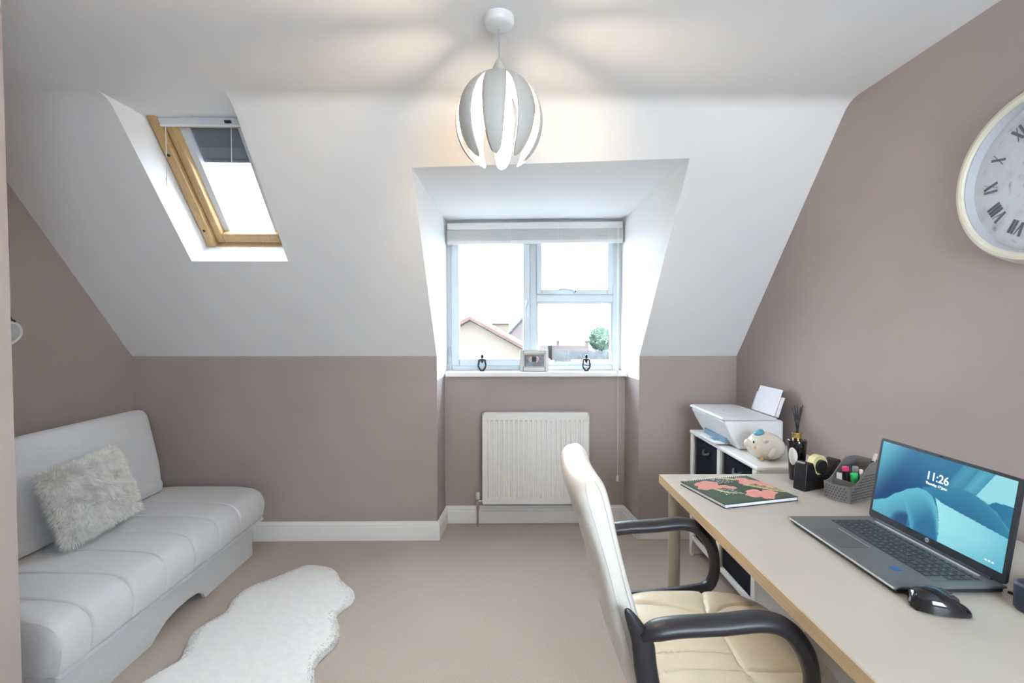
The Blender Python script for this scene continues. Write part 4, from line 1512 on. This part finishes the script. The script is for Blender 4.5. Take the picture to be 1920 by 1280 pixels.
M['screen'] = attr_mat('screen_glow', .2, emit=0.215)
printed_sheet('screen', LM @ Matrix.Translation((0, SC0 + SCH / 2, .0009)), SCW, SCH, 220, 124, bloom, M['screen'], lid)
text('screen_clock', '11:26', .030, M['screen_white'], lid, LM @ Matrix.Translation((.0, .176, .0013)), bold=.0003, extrude=.0001)
text('screen_date', 'Thursday 17 June', .0088, M['screen_white'], lid, LM @ Matrix.Translation((.0, .1565, .0013)), bold=.0002, extrude=.0001)
ic = MB()
for k in range(3):
    ic.box(.150 + k * .008, .1545 + k * .008, .0335, .0365, .0011, .0013, LM)
ic.build('screen_icons', M['screen_white'], lid)
lg_ = MB().cyl(LM @ Vector((.0, .0125, .0004)), LM @ Vector((0, .0125, .0009)), .0060, n=24).build('logo_disc', M['silver'], lid)
text('logo_text', 'hp', .0085, M['bezel'], lid, LM @ Matrix.Translation((0, .0128, .0011)), bold=.0001, extrude=.0001, shear=.25)
MB().cyl(LM @ Vector((0, LH - .004, .0004)), LM @ Vector((0, LH - .004, .0009)), .002, n=12).build('webcam', M['black_gloss'], lid)

# ------------------------------------------------------------------ mouse
ms = thing('computer_mouse', 'black glossy wireless mouse beside the laptop', 'mouse', (.903, .982, DZ), math.radians(-17))
def mouse_fn(u, v):
    x = -.052 + .104 * u
    w = .034 * (math.sin(PI * min(1, max(0, (u * .90 + .05)))) ** .42)
    h = .004 + .036 * (math.sin(PI * (u * .80 + .10) ** .72) ** .9)
    h *= (1 - .35 * smoothstep(.55, 1.0, u))
    a = PI * v
    cy, cz = math.cos(a), math.sin(a)
    y = w * (abs(cy) ** .8) * (1 if cy > 0 else -1)
    z = .003 + h * (cz ** .75)
    if u in (0, 1):
        y, z = y * .25, .003 + (z - .003) * .3
    return Vector((x, y + .004 * math.sin(u * PI), z))
mb = MB().grid(mouse_fn, 24, 19)
mb.build('shell', M['black_gloss'], ms, smooth=60, world=False)
MB().prism([(-.048, -.018), (.046, -.020), (.050, 0), (.046, .020), (-.048, .018)], .0005, .006).build('base', M['black_satin'], ms, bevel=.002, world=False)
MB().cyl((.026, -.003, .0245), (.026, .005, .0245), .008, n=18).build('scroll_wheel', M['dark'], ms, smooth=40, world=False)
MB().tube([(-.005, .022, .034), (.014, .024, .034), (.032, .021, .028)], [.002, .003, .0015], n=8).build('side_button', M['black_satin'], ms, smooth=60, world=False)
MS = local_matrix(ms)
lgm = MS @ Matrix.Translation((-.0395, -.004, .0335)) @ Matrix.Rotation(math.radians(-38), 4, 'Y') @ Matrix.Rotation(math.radians(-60), 4, 'Z')
MB().cyl(lgm @ Vector((0, 0, -.0015)), lgm @ Vector((0, 0, .0004)), .0058, n=20).build('logo_disc', M['silver'], ms)
text('logo_text', 'hp', .0085, M['dark'], ms, lgm @ Matrix.Translation((0, 0, .0006)), extrude=.0001, shear=.25)

# ------------------------------------------------------------------ dark device at the right edge and its cable
dv = thing('docking_speaker', 'dark blue box shaped device at the right edge of the desk', 'speaker', (1.135, .985, DZ))
MB().prism(rrect(1.062, 1.21, .90, .995, .018), DZ + .001, DZ + .062).build('housing', M['device'], dv, bevel=.008, seg=3, smooth=40)
MB().box(1.08, 1.19, .899, .9005, DZ + .012, DZ + .05).build('grille', M['dark'], dv)
cb = MB().tube(catmull([(1.10, 1.030, DZ + .010), (1.118, 1.022, DZ + .006), (1.135, 1.018, DZ + .012), (1.16, 1.005, DZ + .022), (1.175, .990, DZ + .03)], 6), .0032, n=8).build('power_cable', M['dark'], smooth=60)
tag(cb, 'short black cable plugged into the laptop by the hinge', 'cable')

# ------------------------------------------------------------------ wall clock
CY_, CZ_, CR = 1.270, 1.738, .236
ck = thing('wall_clock', 'large cream rimmed round clock with Roman numerals on right wall', 'clock', (XR, CY_, CZ_))
KM = frame_mtx((XR - .001, CY_, CZ_), (0, -1, 0), (0, 0, 1))   # x to viewer's right, z to the room
def rim(prof_):
    return MB().lathe(prof_, n=96, mtx=None)
def lathe_ring(prof_, name, m_):
    n = 96
    vs, fs = [], []
    k = len(prof_)
    for i in range(n):
        t = 2 * PI * i / n
        vs += [KM @ Vector((r * math.cos(t), r * math.sin(t), z)) for r, z in prof_]
    for i in range(n):
        fs += [(i * k + j, i * k + (j + 1) % k, ((i + 1) % n) * k + (j + 1) % k, ((i + 1) % n) * k + j) for j in range(k)]
    return MB().add(vs, fs).build(name, m_, ck, smooth=35)
lathe_ring([(CR, .010), (CR + .001, .022), (CR - .003, .036), (CR - .009, .043), (CR - .018, .045), (CR - .025, .042), (CR - .028, .037), (CR - .028, .008)], 'rim', M['clock_rim'])
lathe_ring([(CR - .0282, .036), (CR - .031, .035), (CR - .034, .012), (CR - .034, .008), (CR - .0282, .008)], 'inner_bezel', M['clock_inner_shade'])
lathe_ring([(CR - .010, .0), (CR + .004, .0), (CR + .006, .006), (CR + .002, .012), (CR - .010, .012)], 'back_ring', M['clock_rim'])
FR = CR - .030
def face(u, v):
    x, y = (u - .5) * 2, (v - .5) * 2
    r = math.hypot(x, y)
    n1 = noise.noise((x * 6, y * 6, .4))
    n2 = noise.noise((x * 16, y * 16, 5))
    c = [.60, .61, .66]
    k = .35 * max(0, n1 - .15) + .5 * max(0, n2 - .42)
    if .82 < r < .93 or .28 < r < .50:
        k += .9 * max(0, n2 - .25)
    return [q_ * (1 - min(.6, k)) for q_ in c]
M['face'] = attr_mat('clock_face', .5)
nt_, vs, fs, cols_ = 96, [], [], []
rr_ = [FR * i / 40 for i in range(41)]
for r in rr_:
    for i in range(nt_):
        t = 2 * PI * i / nt_
        x, y = r * math.cos(t), r * math.sin(t)
        vs.append(KM @ Vector((x, y, .010)))
        cols_ += face(.5 + x / FR / 2, .5 + y / FR / 2) + [1.0]
for i in range(40):
    fs += [(i * nt_ + j, i * nt_ + (j + 1) % nt_, (i + 1) * nt_ + (j + 1) % nt_, (i + 1) * nt_ + j) for j in range(nt_)]
me = bpy.data.meshes.new('clock_face')
me.from_pydata(vs, [], fs)
me.color_attributes.new('print', 'FLOAT_COLOR', 'POINT').data.foreach_set('color', cols_)
me.materials.append(M['face'])
fo = bpy.data.objects.new('clock_face', me)
COL.objects.link(fo)
attach(fo, ck)


def numeral(word, hour):
    """strokes: thick and thin as in a worn serif face; foot towards the centre"""
    H_, thick, thin = .038, .0064, .0011
    wd = {'I': .0095, 'V': .022, 'X': .022}
    tot = sum(wd[c_] for c_ in word)
    a = math.radians(90 - hour * 30)
    base = KM @ Matrix.Translation((math.cos(a) * .151, math.sin(a) * .151, .0112)) @ Matrix.Rotation(a - PI / 2, 4, 'Z')
    mb_ = MB()
    x = -tot / 2

    def stroke(x0, y0, x1, y1, w):
        d_ = Vector((x1 - x0, y1 - y0))
        mt = base @ Matrix.Translation(((x0 + x1) / 2, (y0 + y1) / 2, 0)) @ Matrix.Rotation(math.atan2(d_.y, d_.x), 4, 'Z')
        mb_.box(-d_.length / 2, d_.length / 2, -w / 2, w / 2, -.0008, .0008, mt)
    for c_ in word:
        w = wd[c_]
        m_ = x + w / 2
        if c_ == 'I':
            stroke(m_, -H_ / 2, m_, H_ / 2, thick)
        elif c_ == 'V':
            stroke(m_ - w * .34, H_ / 2, m_, -H_ / 2, thick)
            stroke(m_ + w * .34, H_ / 2, m_, -H_ / 2, thin)
        else:
            stroke(m_ - w * .34, H_ / 2, m_ + w * .34, -H_ / 2, thick)
            stroke(m_ + w * .34, H_ / 2, m_ - w * .34, -H_ / 2, thin)
        x += w
    mb_.build('numeral', M['clock_num'], ck)


for h_, wd_ in enumerate(('XII', 'I', 'II', 'III', 'IV', 'V', 'VI', 'VII', 'VIII', 'IX', 'X', 'XI')):
    numeral(wd_, h_)
for nm, ang, L_, w_ in (('hour_hand', 11.43 * 30, .085, .008), ('minute_hand', 26 * 6, .125, .006)):
    a = math.radians(90 - ang)
    mt = KM @ Matrix.Translation((0, 0, .016)) @ Matrix.Rotation(a, 4, 'Z')
    MB().prism([(-.02, -w_ / 2), (L_ * .7, -w_ / 2), (L_, 0), (L_ * .7, w_ / 2), (-.02, w_ / 2)], 0, .0015, mt).build(nm, M['clock_num'], ck)
MB().cyl(KM @ Vector((0, 0, .011)), KM @ Vector((0, 0, .020)), .008, n=20).build('hand_hub', M['clock_num'], ck)

# ------------------------------------------------------------------ office chair
oc_ = thing('office_chair', 'cream leather office chair with black arms facing the desk', 'chair', (.575, 1.29, 0), math.radians(-1.5))
# backrest: lofted rounded slab, own frame (x to the front, y across)
bk = [  # z, centre x, half thickness, half width
    (.43, -.235, .020, .170), (.47, -.248, .032, .190), (.55, -.272, .038, .205), (.64, -.300, .036, .212), (.73, -.325, .033, .215), (.81, -.346, .034, .215),
    (.86, -.360, .037, .214), (.90, -.371, .040, .212), (.935, -.381, .041, .207), (.955, -.386, .037, .198), (.968, -.389, .026, .186), (.973, -.390, .012, .172)]
bkc = catmull([Vector((b[0], b[1], b[2])) for b in bk], 4)
bkw = catmull([Vector((b[3], 0, 0)) for b in bk], 4)
NS = 56


def sec(i, t):
    z, cx, th = bkc[i]
    hw = bkw[i].x
    a = 2 * PI * t
    ca, sa = math.cos(a), math.sin(a)
    y = hw * (abs(ca) ** .28) * (1 if ca > 0 else -1)
    x = th * (abs(sa) ** .55) * (1 if sa > 0 else -1)
    # the back wraps a little towards the sitter at its sides
    wrap = .014 * (y / max(hw, .01)) ** 2 * (.5 + .5 * smoothstep(.5, .7, z))
    wr = .0025 * noise.noise((y * 9, z * 30, 3)) if x < 0 else 0
    return Vector((cx + x + wrap - wr, y, z + .02 * (x / .1)))


vs = [sec(i, j / NS) for i in range(len(bkc)) for j in range(NS)]
fs = []
for i in range(len(bkc) - 1):
    fs += [(i * NS + j, i * NS + (j + 1) % NS, (i + 1) * NS + (j + 1) % NS, (i + 1) * NS + j) for j in range(NS)]
fs += [tuple(range(NS - 1, -1, -1)), tuple(range((len(bkc) - 1) * NS, len(bkc) * NS))]
br_ = MB().add(vs, fs).build('backrest', M['ivory_back'], oc_, smooth=50, world=False)
# stitched piping along both edges of the near and far side
for sgn in (-1, 1):
    for off in (-.35, .45):
        pts = []
        for i in range(2, len(bkc) - 4):
            z, cx, th = bkc[i]
            pts.append((cx + off * th + .014 * (.5 + .5 * smoothstep(.5, .7, z)), sgn * (bkw[i].x + .0004), z + .02 * off * th / .1))
        MB().tube(pts, .0014, n=6).build('seam', M['ivory_back'], br_, smooth=60, world=False)

# seat: padded slab with stitched panels
SLn = [[(.05, .25), (.008, .092), (.012, 0), (.008, -.138), (.05, -.25)],
       [(-.26, .150), (-.10, .132), (.008, .092), (.09, .130), (.16, .137), (.26, .133)],
       [(-.26, .062), (-.12, .036), (.012, .02)],
       [(-.26, -.086), (-.10, -.073), (.010, -.084)],
       [(-.26, -.155), (-.12, -.138), (.008, -.142), (.10, -.146), (.18, -.141), (.26, -.14)]]
SLc = [[(p.x, p.y) for p in catmull([(a, b, 0) for a, b in l_], 6)] if k != 0 else l_ for k, l_ in enumerate(SLn)]


def seat_out(a):
    """outline of the seat at angle a"""
    ca, sa = math.cos(a), math.sin(a)
    e = 4.2
    r = (abs(ca / .250) ** e + abs(sa / .250) ** e) ** (-1 / e)
    if ca > 0:
        e = 3.0
        r = (abs(ca / .262) ** e + abs(sa / .250) ** e) ** (-1 / e)
    return r


NA, NRd = 168, 62
vs, fs = [], []
for i in range(NRd + 1):
    t = i / NRd
    for j in range(NA):
        a = 2 * PI * j / NA
        r = seat_out(a) * t
        x, y = r * math.cos(a), r * math.sin(a)
        g = 0
        if .02 < t < .97:
            for l_ in SLc:
                d_ = poly_dist((x, y), l_)
                if d_ < .06:
                    g = max(g, .0065 * math.exp(-(d_ / .0038) ** 2) + .0034 * math.exp(-(d_ / .018) ** 2))
        z = .497 - g - .030 * max(0, (t - .72) / .28) ** 2.6 + .006 * (1 - t)
        z -= .020 * max(0, (x - .12) / .14) ** 2
        vs.append((x, y, z))
for i in range(NRd):
    fs += [(i * NA + j, (i + 1) * NA + j, (i + 1) * NA + (j + 1) % NA, i * NA + (j + 1) % NA) for j in range(NA)]
o0 = len(vs)
for k, (sc_, z) in enumerate(((1.006, .452), (1.0, .435), (.96, .420))):
    for j in range(NA):
        a = 2 * PI * j / NA
        r = seat_out(a) * sc_
        vs.append((r * math.cos(a), r * math.sin(a), z - .020 * max(0, (r * math.cos(a) - .12) / .14) ** 2))
pv_ = NRd * NA
for k in range(3):
    b_ = o0 + k * NA
    fs += [(pv_ + j, b_ + j, b_ + (j + 1) % NA, pv_ + (j + 1) % NA) for j in range(NA)]
    pv_ = b_
fs.append(tuple(pv_ + j for j in range(NA)))
MB().add(vs, fs).build('seat', M['ivory'], oc_, smooth=55, world=False, weld=True)
# arms: closed black loops
for sgn in (-1, 1):
    y = sgn * .262
    path = [(-.275, y, .655), (-.24, y, .668), (-.19, y, .676), (-.10, y, .682), (-.01, y * 1.0, .690), (.045, y, .672), (.082, y, .625), (.098, y, .570), (.096, y, .520), (.075, y * .99, .485), (.02, y * .985, .472), (-.10, y * .975, .462), (-.22, y * .96, .455)]
    pts = catmull(path, 5)
    n = len(pts)
    rs = []
    for i in range(n):
        q_ = i / (n - 1)
        rs.append((.0125 + .0075 * smoothstep(0, .10, q_)) * (1 - .22 * smoothstep(.45, .62, q_)) * (1 - .35 * smoothstep(.78, 1, q_)))
    ar = MB().tube(pts, rs, n=16, flat=1.4, up=(0, 1, 0)).build('armrest', M['arm'], oc_, smooth=60, world=False)
    post = catmull([(-.306, y, .715), (-.290, y, .685), (-.270, y, .640), (-.262, y, .58), (-.246, y, .50), (-.225, y, .44)], 5)
    MB().tube(post, [.004 + .021 * min(1, i / 11) ** .8 for i in range(len(post))], n=12, flat=.55, up=(0, 1, 0)).build('arm_post', M['arm'], ar, smooth=60, world=False)
    MB().box(-.235, .10, min(y * .9, y * .6), max(y * .9, y * .6), .405, .417).build('arm_bracket', M['arm'], ar, bevel=.003, world=False)
MB().box(-.14, .14, -.12, .12, .375, .404).build('mechanism', M['dark'], oc_, bevel=.006, world=False)
MB().cyl((0, 0, .13), (0, 0, .376), .026, n=24).build('gas_column', M['dark'], oc_, smooth=40, world=False)
MB().lathe([(.05, .085), (.055, .10), (.05, .13), (.03, .15)], n=24).build('base_hub', M['dark'], oc_, smooth=40, world=False)
for k in range(5):
    a = 2 * PI * k / 5 + .3
    e_ = Vector((math.cos(a) * .29, math.sin(a) * .29, .075))
    lg = MB().tube([(math.cos(a) * .03, math.sin(a) * .03, .112), (math.cos(a) * .16, math.sin(a) * .16, .100), e_], [.024, .020, .015], n=10).build('base_leg', M['dark'], oc_, smooth=60, world=False)
    cs = MB()
    w_ = Vector((-math.sin(a), math.cos(a), 0))
    for q_ in (-1, 1):
        c0 = Vector((e_.x, e_.y, .026)) + w_ * (q_ * .008)
        cs.cyl(c0, c0 + w_ * (q_ * .016), .0255, n=18)
    cs.cyl((e_.x, e_.y, .03), (e_.x, e_.y, .075), .007, n=10)
    cs.build('caster', M['dark'], lg, smooth=40, world=False)

# ================================================================== OUTSIDE THE WINDOW
gz = -2.9
struct(MB().box(-60, 60, 3.9, 120, gz - .2, gz).build('ground', M['ground']))


def house(name, label, x0, x1, y0, y1, ze, zr, wall, axis='y', group=None, verge=None):
    """pitched roof house; ridge along y ('y') or along x ('x')"""
    h = thing(name, label, 'house', ((x0 + x1) / 2, (y0 + y1) / 2, gz), 0, group)
    mb_ = MB()
    if axis == 'y':
        xm = (x0 + x1) / 2
        prof_ = [(x0, gz), (x1, gz), (x1, ze), (xm, zr), (x0, ze)]
        mb_.prism(prof_, -y1, -y0, Matrix(((1, 0, 0, 0), (0, 0, -1, 0), (0, 1, 0, 0), (0, 0, 0, 1))))
        mb_.build('walls', wall, h)
        for sgn in (-1, 1):
            xe = xm + sgn * ((x1 - x0) / 2 + .25)
            k = (zr - ze) / ((x1 - x0) / 2)
            zE = zr - k * abs(xe - xm)
            vs_ = [(xm, y0 - .15, zr + .02), (xe, y0 - .15, zE + .02), (xe, y1 + .15, zE + .02), (xm, y1 + .15, zr + .02)]
            vs_ += [(p[0], p[1], p[2] + .10) for p in vs_]
            MB().add(vs_, ((3, 2, 1, 0), (4, 5, 6, 7), (0, 1, 5, 4), (1, 2, 6, 5), (2, 3, 7, 6), (3, 0, 4, 7))).build('roof_slope', M['roof'], h)
            MB().tube([(xm, y0 - .17, zr + .08), (xe, y0 - .17, zE + .08)], .06 if y0 < 30 else .16, n=6).build('verge', verge or M['verge'], h)
            MB().tube([(xe, y0 - .12, zE + .0), (xe, y1 + .12, zE + .0)], .05, n=6).build('gutter', M['gutter'], h)
    else:
        ym_ = (y0 + y1) / 2
        prof_ = [(y0, gz), (y1, gz), (y1, ze), (ym_, zr), (y0, ze)]
        mb_.prism(prof_, x0, x1, Matrix(((0, 0, 1, 0), (1, 0, 0, 0), (0, 1, 0, 0), (0, 0, 0, 1))))
        mb_.build('walls', wall, h)
        for sgn in (-1, 1):
            yE = ym_ + sgn * ((y1 - y0) / 2 + .25)
            k = (zr - ze) / ((y1 - y0) / 2)
            zE = zr - k * abs(yE - ym_)
            vs_ = [(x0 - .1, ym_, zr + .02), (x1 + .1, ym_, zr + .02), (x1 + .1, yE, zE + .02), (x0 - .1, yE, zE + .02)]
            vs_ += [(p[0], p[1], p[2] + .10) for p in vs_]
            MB().add(vs_, ((3, 2, 1, 0), (4, 5, 6, 7), (0, 1, 5, 4), (1, 2, 6, 5), (2, 3, 7, 6), (3, 0, 4, 7))).build('roof_slope', M['roof'], h)
        MB().tube([(x0 - .1, y0 - .25, ze - .15), (x1 + .1, y0 - .25, ze - .15)], .05, n=6).build('gutter', M['gutter'], h)
    return h


# gable of yellow render seen low in the left pane
hA = house('house', 'yellow rendered house with a red verge in the left pane', -2.35, .72, 11, 17, .62, 1.47, M['render_wall'])
# brick house far behind with its grey verge
hB = house('house', 'pale red brick house with grey verges behind the yellow gable', -.35, 5.2, 60, 72, -.25, 2.75, M['brick'], verge=M['gutter'])
for x, z in ((1.4, -1.1), (3.6, -1.1)):
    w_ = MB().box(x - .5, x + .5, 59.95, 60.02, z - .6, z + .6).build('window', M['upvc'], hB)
    MB().box(x - .42, x + .42, 59.92, 59.96, z - .52, z + .52).build('pane', M['clear'], w_)
hC = house('house', 'long low house with bleached roof in the right pane', 5.9, 10.6, 62, 70, -.35, .9, M['brick'], 'x')
hD = house('house', 'pale distant house showing just above the sloping red verge', -14, .5, 80, 92, 2.0, 5.6, M['render_wall'], 'x')
# tree
trr = thing('tree', 'round green tree far off in the lower right pane', 'tree', (13.6, 70, gz))
MB().cyl((13.9, 70, gz), (13.9, 70, -.5), .2, .12, n=10).build('trunk', M['bark'], trr)
fv, ff = [], []
rr2 = random.Random(5)
for i in range(9000):
    d_ = Vector((rr2.gauss(0, 1), rr2.gauss(0, 1), rr2.gauss(0, 1))).normalized()
    r = .55 + .45 * rr2.random() ** .4
    lob = 1 + .22 * noise.noise(d_ * 2.6)
    p = Vector((13.9, 70, -.4)) + Vector((d_.x * 2.0, d_.y * 2.0, d_.z * 1.7)) * r * lob
    u_ = Vector((rr2.gauss(0, 1), rr2.gauss(0, 1), rr2.gauss(0, 1))).normalized()
    v_ = u_.orthogonal().normalized()
    o = len(fv)
    s_ = .10
    fv += [p - u_ * s_, p + v_ * s_ * .6, p + u_ * s_, p - v_ * s_ * .6]
    ff.append((o, o + 1, o + 2, o + 3))
fo_ = MB().add(fv, ff).build('foliage', M['leaf'], trr, recalc=False)
fo_['kind'] = 'stuff'
# fence of upright boards and a shed roof below it
fn_ = thing('garden_fence', 'grey board fence low in the right pane', 'fence', (2.9, 18, gz))
for k in range(24):
    x = 1.80 + k * .095
    MB().box(x, x + .088, 18, 18.03, -1.9, .42 + .03 * ((k * 5) % 3)).build('board', M['fence'], fn_)
for z in (-1.5, -.5):
    MB().box(1.78, 4.1, 18.03, 18.08, z, z + .08).build('rail', M['fence'], fn_)
shd = thing('shed', 'flat roofed grey shed beyond the fence', 'shed', (4.3, 16, gz))
MB().box(2.4, 5.6, 14, 17, gz, .10).build('walls', M['fence'], shd)
MB().box(2.3, 5.7, 13.9, 17.1, .10, .18).build('roof', M['roof'], shd)
